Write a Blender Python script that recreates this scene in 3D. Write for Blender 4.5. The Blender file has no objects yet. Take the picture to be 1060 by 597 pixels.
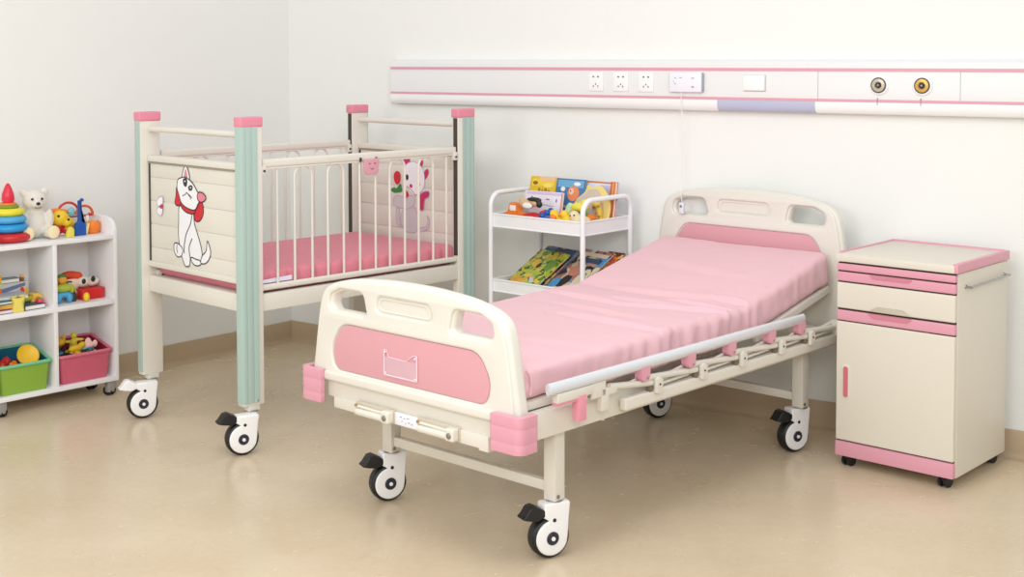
import bpy, bmesh, math, random
from mathutils import Vector, Matrix, noise
random.seed(4)
S = bpy.context.scene
COL = S.collection
PI = math.pi

# ---------------------------------------------------------------- materials
def lin(c):
    return tuple(((v/255)/12.92 if v/255 <= .04045 else ((v/255+.055)/1.055)**2.4) for v in c)
_m = {}
def mat(name, rgb, rough=.45, metal=0., spec=.5, bump=0., bscale=200., var=0., vscale=8., alpha=1., coat=0., trans=0., sheen=0.):
    if name in _m: return _m[name]
    m = bpy.data.materials.new(name); m.use_nodes = True
    nt = m.node_tree; b = nt.nodes['Principled BSDF']
    col = (*lin(rgb), 1)
    b.inputs['Base Color'].default_value = col
    b.inputs['Roughness'].default_value = rough
    b.inputs['Metallic'].default_value = metal
    b.inputs['Specular IOR Level'].default_value = spec
    b.inputs['Alpha'].default_value = alpha
    b.inputs['Coat Weight'].default_value = coat
    b.inputs['Transmission Weight'].default_value = trans
    b.inputs['Sheen Weight'].default_value = sheen
    tc = nt.nodes.new('ShaderNodeTexCoord')
    nz = nt.nodes.new('ShaderNodeTexNoise'); nz.inputs['Scale'].default_value = vscale; nz.inputs['Detail'].default_value = 4
    nt.links.new(tc.outputs['Object'], nz.inputs['Vector'])
    mx = nt.nodes.new('ShaderNodeMix'); mx.data_type = 'RGBA'; mx.blend_type = 'MULTIPLY'
    v = 1 - max(var, .015)
    mx.inputs[6].default_value = col; mx.inputs[7].default_value = (v, v, v, 1)
    nt.links.new(nz.outputs['Fac'], mx.inputs[0]); nt.links.new(mx.outputs[2], b.inputs['Base Color'])
    if bump:
        n2 = nt.nodes.new('ShaderNodeTexNoise'); n2.inputs['Scale'].default_value = bscale
        nt.links.new(tc.outputs['Object'], n2.inputs['Vector'])
        bp = nt.nodes.new('ShaderNodeBump'); bp.inputs['Strength'].default_value = bump; bp.inputs['Distance'].default_value = .002
        nt.links.new(n2.outputs['Fac'], bp.inputs['Height']); nt.links.new(bp.outputs['Normal'], b.inputs['Normal'])
    _m[name] = m
    return m

def mottled(name, cols, scale=30., rough=.4):
    """printed cover art: several flat printed colours in irregular patches"""
    if name in _m: return _m[name]
    m = bpy.data.materials.new(name); m.use_nodes = True
    nt = m.node_tree; b = nt.nodes['Principled BSDF']; b.inputs['Roughness'].default_value = rough
    tc = nt.nodes.new('ShaderNodeTexCoord')
    nz = nt.nodes.new('ShaderNodeTexNoise'); nz.inputs['Scale'].default_value = scale*.8; nz.inputs['Detail'].default_value = 1
    nt.links.new(tc.outputs['Object'], nz.inputs['Vector'])
    ad = nt.nodes.new('ShaderNodeVectorMath'); ad.operation = 'MULTIPLY_ADD'
    ad.inputs[1].default_value = (.05, .05, .05)
    nt.links.new(nz.outputs['Color'], ad.inputs[0]); nt.links.new(tc.outputs['Object'], ad.inputs[2])
    vo = nt.nodes.new('ShaderNodeTexVoronoi'); vo.inputs['Scale'].default_value = scale
    nt.links.new(ad.outputs[0], vo.inputs['Vector'])
    sep = nt.nodes.new('ShaderNodeSeparateColor'); nt.links.new(vo.outputs['Color'], sep.inputs[0])
    cr = nt.nodes.new('ShaderNodeValToRGB'); cr.color_ramp.interpolation = 'CONSTANT'
    el = cr.color_ramp.elements
    while len(el) < len(cols): el.new(.5)
    for i, c in enumerate(cols):
        el[i].position = .1 + .8*i/len(cols) if i else 0; el[i].color = (*lin(c), 1)
    nt.links.new(sep.outputs[0], cr.inputs[0]); nt.links.new(cr.outputs[0], b.inputs['Base Color'])
    _m[name] = m
    return m

CREAM = mat('cream_enamel', (224, 220, 209), .32, spec=.5)
CREAM2 = mat('cream_moulding', (226, 223, 213), .34)
CABC = mat('cabinet_cream', (222, 216, 202), .4)
WHITE = mat('white_enamel', (240, 240, 242), .3)
WPLAS = mat('white_plastic', (243, 243, 243), .3)
PINK = mat('pink_plastic', (221, 158, 174), .38)
DPINK = mat('rose_panel', (217, 159, 168), .45)
CPINK = mat('cap_pink', (226, 138, 158), .35)
GREEN = mat('sage_green', (171, 195, 187), .3)
BLACK = mat('black_rubber', (22, 22, 24), .45)
DARK = mat('dark_channel', (62, 58, 52), .5)
NAVY = mat('dark_hub', (34, 38, 50), .4)
CHROME = mat('chrome', (170, 170, 172), .18, metal=1)
STEEL = mat('dull_steel', (150, 146, 138), .4, metal=.8)
ALU = mat('pale_aluminium', (220, 223, 228), .26, metal=.25)
SHEET = mat('pink_sheet', (232, 190, 197), .85, spec=.15, bump=.15, bscale=900, sheen=.1)
SHEET2 = mat('rose_sheet', (222, 136, 150), .8, spec=.15, bump=.15, bscale=900, sheen=.1)
MGREY = mat('grey_metal', (168, 168, 170), .4, metal=.4)

# ---------------------------------------------------------------- mesh tools
class G:
    def __init__(s): s.bm = bmesh.new()
    def add(s, other, mi=0, M=None):
        if M is not None: bmesh.ops.transform(other, matrix=M, verts=other.verts)
        for f in other.faces: f.material_index = mi
        me = bpy.data.meshes.new('t'); other.to_mesh(me); other.free()
        s.bm.from_mesh(me); bpy.data.meshes.remove(me); return s
    def addmesh(s, me, mi=0, M=None):
        b = bmesh.new(); b.from_mesh(me); bpy.data.meshes.remove(me); return s.add(b, mi, M)
    def box(s, x0, x1, y0, y1, z0, z1, b=.002, mi=0, M=None, seg=2):
        t = bmesh.new(); bmesh.ops.create_cube(t, size=1)
        for v in t.verts:
            v.co = Vector(((x0+x1)/2+v.co.x*(x1-x0), (y0+y1)/2+v.co.y*(y1-y0), (z0+z1)/2+v.co.z*(z1-z0)))
        if b > 0:
            b = min(b, abs(x1-x0)*.45, abs(y1-y0)*.45, abs(z1-z0)*.45)
            bmesh.ops.bevel(t, geom=list(t.edges), offset=b, segments=seg, profile=.6, affect='EDGES')
        return s.add(t, mi, M)
    def tube(s, pts, r, seg=12, mi=0, closed=False, ry=None, up=(0, 0, 1), M=None):
        """round or oval bar swept along points (ry: half-size along up)"""
        t = bmesh.new(); pts = [Vector(p) for p in pts]; n = len(pts); rings = []
        for i, p in enumerate(pts):
            a = pts[i-1] if (i or closed) else p; c = pts[(i+1) % n] if (i < n-1 or closed) else p
            d = (c-a).normalized(); u = Vector(up)
            if abs(d.dot(u)) > .95: u = Vector((1, 0, 0)) if abs(d.x) < .9 else Vector((0, 1, 0))
            if i and rings_prev is not None: u = rings_prev
            side = d.cross(u).normalized(); u2 = side.cross(d).normalized(); rings_prev = u2
            rr = r[i] if isinstance(r, (list, tuple)) else r
            rings.append([t.verts.new(p + side*math.cos(k*2*PI/seg)*rr + u2*math.sin(k*2*PI/seg)*(ry or rr)) for k in range(seg)])
        for i in range(n if closed else n-1):
            A, B = rings[i], rings[(i+1) % n]
            for k in range(seg): t.faces.new((A[k], A[(k+1) % seg], B[(k+1) % seg], B[k]))
        if not closed: t.faces.new(rings[0][::-1]); t.faces.new(rings[-1])
        bmesh.ops.recalc_face_normals(t, faces=t.faces)
        return s.add(t, mi, M)
    def lathe(s, prof, c=(0, 0, 0), axis=(0, 0, 1), seg=24, mi=0, M=None):
        """prof: (radius, height) along axis"""
        t = bmesh.new(); rings = []
        for r, h in prof:
            if r < 1e-6: rings.append([t.verts.new((0, 0, h))])
            else: rings.append([t.verts.new((r*math.cos(2*PI*k/seg), r*math.sin(2*PI*k/seg), h)) for k in range(seg)])
        for A, B in zip(rings, rings[1:]):
            for k in range(seg):
                k2 = (k+1) % seg
                f = [A[k % len(A)], A[k2 % len(A)], B[k2 % len(B)], B[k % len(B)]]
                f2 = []
                for v in f:
                    if v not in f2: f2.append(v)
                if len(f2) > 2: t.faces.new(f2)
        if len(rings[0]) > 1: t.faces.new(rings[0][::-1])
        if len(rings[-1]) > 1: t.faces.new(rings[-1])
        bmesh.ops.recalc_face_normals(t, faces=t.faces)
        q = Vector((0, 0, 1)).rotation_difference(Vector(axis).normalized()).to_matrix().to_4x4()
        T = Matrix.Translation(Vector(c)) @ q
        if M is not None: T = M @ T
        return s.add(t, mi, T)
    def ball(s, c, r, mi=0, M=None, seg=20, rot=None):
        t = bmesh.new(); bmesh.ops.create_uvsphere(t, u_segments=seg, v_segments=seg//2, radius=1)
        r = r if isinstance(r, (tuple, list)) else (r, r, r)
        T = Matrix.Translation(Vector(c)) @ (rot.to_4x4() if rot else Matrix.Identity(4)) @ Matrix.Diagonal((*r, 1))
        if M is not None: T = M @ T
        return s.add(t, mi, T)
    def prism(s, loop, z0, z1, M, b=0., mi=0):
        """loop in local XY, extruded between z0 and z1, M places it"""
        t = bmesh.new(); vs = [t.verts.new((x, y, z0)) for x, y in loop]
        f = t.faces.new(vs); r = bmesh.ops.extrude_face_region(t, geom=[f])
        for v in [g for g in r['geom'] if isinstance(g, bmesh.types.BMVert)]: v.co.z = z1
        bmesh.ops.recalc_face_normals(t, faces=t.faces)
        if b: bmesh.ops.bevel(t, geom=list(t.edges), offset=b, segments=2, affect='EDGES', profile=.6)
        return s.add(t, mi, M)
    def board(s, loops, th, b, M, mi=0, res=3):
        """filled outline with holes, rounded edges, thickness th along local Z (0..th)"""
        cu = bpy.data.curves.new('b', 'CURVE'); cu.dimensions = '2D'; cu.fill_mode = 'BOTH'
        cu.extrude = max(th/2-b, 0); cu.bevel_depth = b; cu.bevel_resolution = res; cu.offset = -b
        for lp in loops:
            sp = cu.splines.new('POLY'); sp.points.add(len(lp)-1); sp.use_cyclic_u = True
            for q, (x, y) in zip(sp.points, lp): q.co = (x, y, 0, 1)
        ob = bpy.data.objects.new('b', cu); COL.objects.link(ob)
        me = bpy.data.meshes.new_from_object(ob.evaluated_get(bpy.context.evaluated_depsgraph_get()))
        bpy.data.objects.remove(ob); bpy.data.curves.remove(cu)
        t = bmesh.new(); t.from_mesh(me); bpy.data.meshes.remove(me)
        bmesh.ops.remove_doubles(t, verts=t.verts, dist=1e-5)
        return s.add(t, mi, M @ Matrix.Translation((0, 0, th/2)))
    def build(s, name, mats, parent=None, sharp=38, smooth=True):
        me = bpy.data.meshes.new(name)
        for e in s.bm.edges:
            if len(e.link_faces) == 2 and e.calc_face_angle(0) > math.radians(sharp): e.smooth = False
        for f in s.bm.faces: f.smooth = smooth
        s.bm.to_mesh(me); s.bm.free()
        for m in (mats if isinstance(mats, (list, tuple)) else [mats]): me.materials.append(m)
        o = bpy.data.objects.new(name, me); COL.objects.link(o)
        if parent is not None: o.parent = parent
        return o

def blob(parts, voxel=.004, smooth=4):
    """one continuous surface grown round several ellipsoids: (centre, radii)"""
    g = G()
    for p in parts: g.ball(p[0], p[1], rot=p[2] if len(p) > 2 else None, seg=24)
    me = bpy.data.meshes.new('t'); g.bm.to_mesh(me); g.bm.free()
    o = bpy.data.objects.new('t', me); COL.objects.link(o)
    r = o.modifiers.new('r', 'REMESH'); r.mode = 'VOXEL'; r.voxel_size = voxel
    sm = o.modifiers.new('s', 'SMOOTH'); sm.iterations = smooth; sm.factor = .5
    out = bpy.data.meshes.new_from_object(o.evaluated_get(bpy.context.evaluated_depsgraph_get()))
    bpy.data.objects.remove(o); bpy.data.meshes.remove(me)
    out.materials.clear()
    return out

def rpoly(pts, r, seg=6):
    """polygon with rounded corners; r number or list"""
    out = []; n = len(pts)
    for i, p in enumerate(pts):
        rr = r[i] if isinstance(r, (list, tuple)) else r
        p = Vector(p); a = (Vector(pts[i-1])-p); c = (Vector(pts[(i+1) % n])-p)
        la, lc = a.length, c.length; a.normalize(); c.normalize()
        if rr <= 0: out.append(tuple(p)); continue
        ang = a.angle(c); d = min(rr/math.tan(ang/2), la*.49, lc*.49)
        p0 = p+a*d; p2 = p+c*d
        for k in range(seg+1):
            t = k/seg; q = p0*(1-t)**2+p*2*t*(1-t)+p2*t*t; out.append((q.x, q.y))
    return out
def catmull(pts, seg=6, closed=True):
    out = []; n = len(pts)
    for i in range(n if closed else n-1):
        if closed: a, b, c, d = (Vector(pts[(i+k-1) % n]) for k in range(4))
        else: a, b, c, d = (Vector(pts[min(max(i+k-1, 0), n-1)]) for k in range(4))
        for k in range(seg):
            t = k/seg
            out.append(tuple(.5*((2*b)+(c-a)*t+(2*a-5*b+4*c-d)*t*t+(3*b-a-3*c+d)*t**3)))
    if not closed: out.append(tuple(pts[-1]))
    return out
def arc(c, r, a0, a1, n, plane='xz', y=0):
    o = []
    for k in range(n+1):
        a = math.radians(a0+(a1-a0)*k/n); o.append((c[0]+r*math.cos(a), c[1]+r*math.sin(a)))
    return [(x, y, z) for x, z in o] if plane == 'xz' else o

# plane maps: local XY -> object axes
YZ = Matrix(((0, 0, 1, 0), (1, 0, 0, 0), (0, 1, 0, 0), (0, 0, 0, 1)))       # X->y, Y->z, Z->x
def YZat(x): return Matrix.Translation((x, 0, 0)) @ YZ
XZ = Matrix(((1, 0, 0, 0), (0, 0, -1, 0), (0, 1, 0, 0), (0, 0, 0, 1)))      # X->x, Y->z, Z->-y
def XZat(y): return Matrix.Translation((0, y, 0)) @ XZ

# ---------------------------------------------------------------- naming
def tag(o, label, cat, group=None):
    o['label'] = label; o['category'] = cat
    if group: o['group'] = group
    return o
def thing(name, label, cat, loc=(0, 0, 0), rz=0., group=None):
    o = bpy.data.objects.new(name, None); COL.objects.link(o); o.empty_display_size = .1
    o.location = loc; o.rotation_euler = (0, 0, rz)
    return tag(o, label, cat, group)
def struct(o): o['kind'] = 'structure'; return o
class Frame:
    """a spot in the room: u goes away to the right, v to the left, z up"""
    def __init__(s, x, y, a):
        s.x, s.y, s.a = x, y, math.radians(a); s.rz = s.a+PI/2
    def at(s, u, v, z=0):
        return (s.x-math.sin(s.a)*u-math.cos(s.a)*v, s.y+math.cos(s.a)*u-math.sin(s.a)*v, z)
    @property
    def M(s): return Matrix.Translation((s.x, s.y, 0)) @ Matrix.Rotation(s.rz, 4, 'Z')
WF = Frame(-1.1483, 6.8152, -34.382)     # back wall: plane u=0, runs along -v
LF = Frame(-1.1483, 6.8152, -39.742)     # left wall: plane v=0, runs along -u
CF = Frame(-.9937, 4.8379, -44.44)       # crib
BF = Frame(.12414, 3.80056, -42.6628)    # bed
KF = Frame(1.48818, 4.39229, -41.921)    # bedside cabinet
SF = Frame(-1.71357, 5.69942, -42.991)   # toy shelf
TF = Frame(.2872, 5.34949, -41.615)      # trolley

# ================================================================= SETTING
def floor_mat():
    m = bpy.data.materials.new('vinyl_floor'); m.use_nodes = True; nt = m.node_tree
    b = nt.nodes['Principled BSDF']; b.inputs['Roughness'].default_value = .33; b.inputs['Specular IOR Level'].default_value = .45
    tc = nt.nodes.new('ShaderNodeTexCoord')
    def N(sc, det, rgh=.55):
        n = nt.nodes.new('ShaderNodeTexNoise'); n.inputs['Scale'].default_value = sc; n.inputs['Detail'].default_value = det
        n.inputs['Roughness'].default_value = rgh; nt.links.new(tc.outputs['Object'], n.inputs['Vector']); return n
    n1 = N(2.2, 6); n2 = N(38, 4); n3 = N(9, 5)
    r = nt.nodes.new('ShaderNodeValToRGB'); e = r.color_ramp.elements
    e[0].position = .3; e[0].color = (*lin(FLOOR_A), 1); e[1].position = .72; e[1].color = (*lin(FLOOR_B), 1)
    nt.links.new(n1.outputs['Fac'], r.inputs[0])
    mx = nt.nodes.new('ShaderNodeMix'); mx.data_type = 'RGBA'; mx.blend_type = 'OVERLAY'; mx.inputs[0].default_value = .10
    nt.links.new(r.outputs[0], mx.inputs[6]); nt.links.new(n2.outputs['Fac'], mx.inputs[7])
    nt.links.new(mx.outputs[2], b.inputs['Base Color'])
    mr = nt.nodes.new('ShaderNodeMapRange'); mr.inputs[3].default_value = .16; mr.inputs[4].default_value = .34
    nt.links.new(n3.outputs['Fac'], mr.inputs[0]); nt.links.new(mr.outputs[0], b.inputs['Roughness'])
    return m
FLOOR_A = (208, 189, 160); FLOOR_B = (220, 203, 176)
WALL = mat('painted_wall', (238, 239, 236), .8, spec=.2, bump=.05, bscale=350)
WALLL = WALL
BASE = mat('tan_coved_skirting', (190, 168, 138), .45, var=.08, vscale=20)
g = G(); g.box(-6, 6, -1.5, 9.5, -.04, 0, 0); struct(g.build('floor', floor_mat()))
def wall(name, F, along, L, base, e0=0.):
    g = G()
    if along == 'v': g.box(0, .1, -L, e0, 0, 2.9, 0)
    else: g.box(-L, e0, 0, .1, 0, 2.9, 0)
    o = g.build(name, WALL); o.matrix_world = F.M; struct(o)
    g = G(); h = .105; prof = [(0, 0), (-.034, 0), (-.022, .004), (-.014, .013), (-.011, .026), (-.011, h-.006), (-.008, h), (0, h)]
    if along == 'v':
        g.prism([(x, z) for x, z in prof], 0, L, Matrix(((1, 0, 0, 0), (0, 0, -1, 0), (0, 1, 0, 0), (0, 0, 0, 1))))
    else:
        # profile in y, extruded along -x
        g.prism([(-x, z) for x, z in prof][::-1], 0, L, Matrix(((0, 0, -1, 0), (-1, 0, 0, 0), (0, 1, 0, 0), (0, 0, 0, 1))))
    o = g.build(base, BASE); o.matrix_world = F.M; struct(o)
wall('wall_back', WF, 'v', 6.2, 'baseboard_back', .1)
wall('wall_left', LF, 'u', 5.5, 'baseboard_left')

# ================================================================= CASTERS
def caster(parent, F, cx, cy, stemx, stemy, ztop, lever=BLACK, worldn=27., R=.062, name='caster'):
    """cx,cy wheel centre in the parent's frame; cover faces the direction worldn right of the room's front"""
    th = math.radians(worldn) - F.rz + 0      # angle of rolling axis r=(cos27,sin27) in local frame
    r = Vector((math.cos(math.radians(worldn)-F.rz), math.sin(math.radians(worldn)-F.rz), 0))
    n = Vector((math.sin(math.radians(worldn)), -math.cos(math.radians(worldn)), 0)); n.rotate(Matrix.Rotation(-F.rz, 3, 'Z'))
    c = Vector((cx, cy, R))
    # local: X->r, Y->z, Z->n
    M = Matrix(((r.x, 0, n.x, cx), (r.y, 0, n.y, cy), (0, 1, 0, R), (0, 0, 0, 1)))
    g = G()
    sx = Vector((stemx-cx, stemy-cy, 0)).dot(r)
    g.lathe([(.022, ztop-.007), (.027, ztop-.005), (.027, ztop-.002), (.018, ztop)], (stemx, stemy, 0), seg=20)
    body = g.build(name, CHROME, parent)
    # fork/cover : tear-drop outline
    top = ztop-R-.005
    lp = []
    for k in range(25):
        a = math.radians(100 + (340-100)*k/24); lp.append((.052*math.cos(a), .052*math.sin(a)))
    lp += [(.052, .0), (.055, .045), (.060, top-.006), (.056, top), (-.022, top), (-.026, top-.006), (-.026, .062)]
    g = G(); g.board([lp], .050, .006, M @ Matrix.Translation((0, 0, -.021))); g.build('cover', WPLAS, body)
    g = G()
    g.lathe([(.0, -.023), (R-.022, -.023), (R-.008, -.022), (R-.002, -.017), (R, -.008), (R, .010), (R-.002, .018), (R-.008, .023), (R-.02, .0235), (0, .0235)], axis=(0, 0, 1), seg=40, M=M)
    g.build('tyre', BLACK, body)
    g = G(); g.lathe([(.020, .028), (.020, .0305), (.017, .033), (.012, .0325), (0, .0325)], seg=28, M=M, mi=0)
    g.lathe([(.0065, .0325), (.006, .0355), (0, .036)], seg=16, M=M, mi=1)
    g.build('hub_cap', [NAVY, WPLAS], body)
    g = G(); g.lathe([(.0062, .0285), (.0055, .0305), (0, .0305)], c=(.006, .053, 0), seg=16, M=M); g.build('axle_bolt', NAVY, body)
    g = G()
    pr = rpoly([(-.098, .067), (-.086, .076), (-.070, .098), (-.054, .101), (-.018, .082), (-.022, .066), (-.044, .056), (-.074, .060)], .004, 3)
    g.board([pr], .046, .004, M @ Matrix.Translation((0, 0, -.019)))
    g.build('brake_lever', lever, body)
    return body

# ================================================================= CRIB
L, W, H = 1.185, .757, 1.249
crib = thing('crib', 'cream metal crib with sage green posts, pink caps and barred sides', 'crib', CF.at(0, 0), CF.rz)
CB = .173
def post(u0, u1, v0, v1, outer_u, outer_v, ch_u, cz):
    """outer_u: x side that is outside (-1/1); outer_v: y side outside"""
    g = G(); g.box(u0, u1, v0, v1, CB, H-.03, .003, 0)
    # socket under the post
    um, vm = (u0+u1)/2, (v0+v1)/2
    g.box(um-.022, um+.028, vm-.017, vm+.017, CB-.022, CB+.004, .003)
    g.tube([(um+.012, v0-.001 if outer_v < 0 else v0-.001, CB+.018), (um+.012, v0-.004, CB+.018)], .006, 10)
    p = g.build('post', CREAM, crib)
    # sage cover : wraps the outer end and most of the outer side
    g = G(); t = .004
    lo, hi = CB+.012, H-.036
    if outer_u < 0: a, b = u0-t, u0+.068
    else: a, b = u1-.068, u1+t
    if outer_v < 0: c, d = v0-t, v1-.004
    else: c, d = v0+.004, v1+t
    # profile (x,y), with shallow flutes on the long face
    if outer_v < 0: yf, yi = v0-t, v0+.001
    else: yf, yi = v1+t, v1-.001
    if outer_u < 0: xf, xi, xe = u0-t, u0+.001, u0+.068
    else: xf, xi, xe = u1+t, u1-.001, u1-.068
    yb = v1-.003 if outer_v < 0 else v0+.003
    sx = 1 if outer_u < 0 else -1; sy = 1 if outer_v < 0 else -1
    prof = [(xf, yb), (xf, yf+sy*.008), (xf+sx*.002, yf+sy*.003), (xf+sx*.008, yf)]
    for k in (.022, .050):
        prof += [(xf+sx*(k-.002), yf), (xf+sx*k, yf+sy*.0009), (xf+sx*(k+.002), yf)]
    prof += [(xe, yf), (xe, yi), (xi, yi), (xi, yb)]
    g.prism(prof, lo, hi, Matrix.Identity(4)); g.build('green_cover', GREEN, p)
    g = G(); g.box(u0-.005, u1+.003, v0-.005, v1+.005, H-.038, H, .007, seg=3); g.build('cap', CPINK, p)
    if ch_u is not None:   # dark channel on the inner end face
        g = G(); x = u0 if ch_u < 0 else u1
        g.box(x-.0015, x+.0015, vm-.012, vm+.012, .62, H-.04, 0); g.build('channel', DARK, p)
    return p
PU, PV = .0907, .0395
pA = post(0, PU, W-PV, W, -1, 1, 1, None)
pB = post(0, PU, 0, PV, -1, -1, 1, None)
pC = post(L-PU, L, 0, PV, 1, -1, -1, None)
pD = post(L-PU, L, W-PV, W, 1, 1, -1, None)
crib_cast = []
for (u, v, lev) in ((-.010, .004, BLACK), (-.006, W-PV/2-.016, WPLAS), (L-.068, .004, BLACK), (L-.068, W-PV/2-.016, WPLAS)):
    su = PU/2 if u < .5 else L-PU/2; sv = PV/2 if v < .3 else W-PV/2
    caster(crib, CF, u, v, su, sv, CB-.018, lev)
def end_panel(u, side):
    """side: -1 outer face looks to -u"""
    g = G(); zs = [.642+.0975*k for k in range(5)]; zs[-1] = 1.05
    zs = [.642, .70, .795, .89, .985, 1.052]
    for a, b in zip(zs, zs[1:]): g.box(u-.008, u+.008, PV+.012, W-PV-.012, a+.0010, b-.0010, .0013)
    g.box(u-.005, u+.005, PV+.014, W-PV-.014, .64, 1.05, 0)
    pn = g.build('end_panel', CREAM, crib)
    g = G(); g.box(u-.016, u+.016, PV, W-PV, 1.048, 1.074, .006); g.box(u-.0125, u+.0125, PV, W-PV, 1.040, 1.049, .001, 1); g.build('top_rail', [CREAM, mat('rail_groove', (150, 144, 130), .5)], crib)
    g = G(); g.box(u-.016, u+.016, PV, W-PV, .619, .643, .006); g.build('bottom_rail', CREAM, crib)
    g = G(); g.tube([(u, PV, 1.18), (u, W-PV, 1.18)], .0125, 16); g.build('push_bar', CREAM, crib)
    for y in (PV+.006, W-PV-.006):
        g = G(); g.box(u-.010, u+.010, y-.006, y+.006, .643, 1.038, .001); g.build('channel', DARK, pn)
    return pn
front_panel = end_panel(.045, -1); far_panel = end_panel(L-.045, -1)
g = G(); g.box(.03, .06, PV, W-PV, .516, .583, .005); g.build('end_rail', CREAM, crib)
g = G(); g.box(L-.06, L-.03, PV, W-PV, .516, .583, .005); g.build('end_rail', CREAM, crib)
for y in (.006, W-.036):
    g = G(); g.box(PU, L-PU, y, y+.030, .518, .583, .005); g.build('base_rail', CREAM, crib)
g = G(); g.box(.06, L-.06, .036, W-.036, .560, .578, .003)
for k in range(5):
    x = .2+k*.2; g.box(x-.015, x+.015, .036, W-.036, .530, .560, .002)
g.build('mattress_base', CREAM, crib)
# bolt bracket on the left post
g = G(); g.box(.064, .102, W-PV-.018, W-PV+.002, .50, .60, .004, 0)
for z in (.525, .55, .578): g.lathe([(.006, 0), (.006, .004), (0, .005)], (.083, W-PV-.018, z), (0, -1, 0), 10, mi=1)
g.build('bracket', [CREAM, DARK], crib)
def side_rail(v, far):
    g = G(); g.box(PU+.008, L-PU-.004, v-.012, v+.012, 1.056, 1.088, .009, seg=3)
    g.box(PU+.008, L-PU-.004, v-.008, v+.008, 1.050, 1.058, .002)
    sr = g.build('side_rail', CREAM, crib)
    g = G(); g.box(PU+.004, L-PU, v-.011, v+.011, .594, .616, .008, seg=3); g.build('lower_bar', CREAM, sr)
    xs = [.171, .251, .334, .410, .488, .570, .651, .726, .807, .883, .964, 1.040]
    r = .0052
    for k in (0, 5, 6, 11):
        g = G(); g.tube([(xs[k], v, .61), (xs[k], v, 1.052)], r, 10); g.build('bar', CREAM, sr)
    for a in (1, 3, 7, 9):
        x0, x1 = xs[a], xs[a+1]; h = (x1-x0)/2; c = (x0+x1)/2
        pts = [(x0, v, .61)] + [(c-h*math.cos(t), v, 1.014+h*math.sin(t)) for t in [PI*k/14 for k in range(15)]] + [(x1, v, .61)]
        g = G(); g.tube(pts, r, 10, up=(0, 1, 0)); g.build('hoop_bar', CREAM, sr)
    for x in (PU+.012, L-PU-.012):
        g = G(); g.box(x-.010, x+.010, v-.016, v+.010, 1.030, 1.066, .004)
        g.lathe([(.005, 0), (.005, .003), (0, .0035)], (x, v-.016, 1.045), (0, -1, 0), 10, mi=1)
        g.build('end_clip', [CREAM, DARK], sr)
    return sr
sr = side_rail(.020, False); side_rail(W-.020, True)
for x in (.565, .645):
    g = G(); g.box(x-.005, x+.005, .003, .010, 1.052, 1.070, .003); g.build('latch_clip', DARK if x < .6 else STEEL, sr)
g = G()
lp = rpoly([(.578, 1.062), (.655, 1.062), (.652, 1.000), (.582, 1.000)], [.004, .004, .02, .02])
g.board([lp], .010, .003, XZat(.008)); lt = g.build('latch', PINK, sr)
g = G()
for x, z in ((.604, 1.044), (.631, 1.044)): g.lathe([(.003, 0), (.003, .0012), (0, .0014)], (x, -.002, z), (0, -1, 0), 8)
g.tube(arc((.6175, 1.030), .009, 200, 340, 8, y=-.0024), .0012, 6, up=(0, 1, 0)); g.build('face_marks', DARK, lt)

# ----- printed animals (generic) on the end panels
def decal(name, shapes, mats, parent, M, z0=.0002):
    """shapes: (material index, loop or open line, width or None) in panel XY"""
    g = G(); z = z0
    for mi, lp, w in shapes:
        z += .00009
        if w is None:
            t = bmesh.new(); vs = [t.verts.new((x, y, z)) for x, y in lp]
            es = [t.edges.new((vs[i], vs[(i+1) % len(vs)])) for i in range(len(vs))]
            bmesh.ops.triangle_fill(t, edges=es, use_beauty=True); g.add(t, mi, M.copy())
        else:
            t = bmesh.new(); P = [Vector(p) for p in lp]; pr = None
            for i, p in enumerate(P):
                d = (P[min(i+1, len(P)-1)]-P[max(i-1, 0)]).normalized(); nn = Vector((-d.y, d.x))*w/2
                a = t.verts.new((*(p+nn), z)); b = t.verts.new((*(p-nn), z))
                if pr: t.faces.new((pr[0], a, b, pr[1]))
                pr = (a, b)
            g.add(t, mi, M.copy())
    return g.build(name, mats, parent, smooth=False)
INKS = [mat('print_black', (30, 28, 30), .5), mat('print_white', (240, 240, 244), .5), mat('print_red', (205, 28, 44), .5),
        mat('print_pink', (226, 130, 150), .5), mat('print_magenta', (200, 40, 100), .5), mat('print_grey', (205, 198, 202), .5),
        mat('print_green', (60, 130, 60), .5), mat('print_lilac', (178, 168, 190), .5)]
def outlined(pts, mi, w, conv, ink=0):
    lp = catmull([conv(p) for p in pts], 6); return [(mi, lp, None), (ink, lp+[lp[0], lp[1]], w)]
def line(pts, w, conv, ink=0): return [(ink, catmull([conv(p) for p in pts], 6, False), w)]
def cA(p):   # drawing units -> (y,z) on the near end panel
    px, py = 155+p[0]/5.19, 165+p[1]/5.19
    return (.535-(px-180)*.00697, 1.041-(py-171)*.003865+(px-180)*.0005)
w = .0048; sh = []
sh += outlined([(150, 150), (146, 195), (140, 232), (154, 248), (180, 236), (182, 180), (168, 146)], 2, w, cA)
sh += outlined([(268, 215), (290, 240), (292, 290), (275, 325), (252, 328), (243, 300), (255, 250)], 2, w, cA)
sh += outlined([(165, 250), (160, 330), (158, 400), (165, 470), (188, 560), (215, 565), (222, 520), (240, 550), (270, 558), (284, 530), (280, 470), (262, 400), (245, 340), (236, 265), (200, 250)], 1, w, cA)
sh += outlined([(135, 450), (133, 490), (150, 520), (172, 515), (180, 480), (158, 452)], 1, w, cA)
sh += outlined([(300, 548), (322, 520), (328, 480), (312, 430), (306, 480), (284, 510), (276, 545)], 1, w, cA)
sh += outlined([(225, 520), (250, 528), (272, 535), (276, 556), (250, 562), (230, 545)], 1, w, cA)
sh += line([(236, 270), (225, 340), (200, 400), (188, 470), (190, 500)], w, cA)
sh += line([(232, 420), (215, 470), (220, 520)], w, cA)
sh += line([(150, 455), (148, 480), (152, 500)], w*.8, cA)
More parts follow.
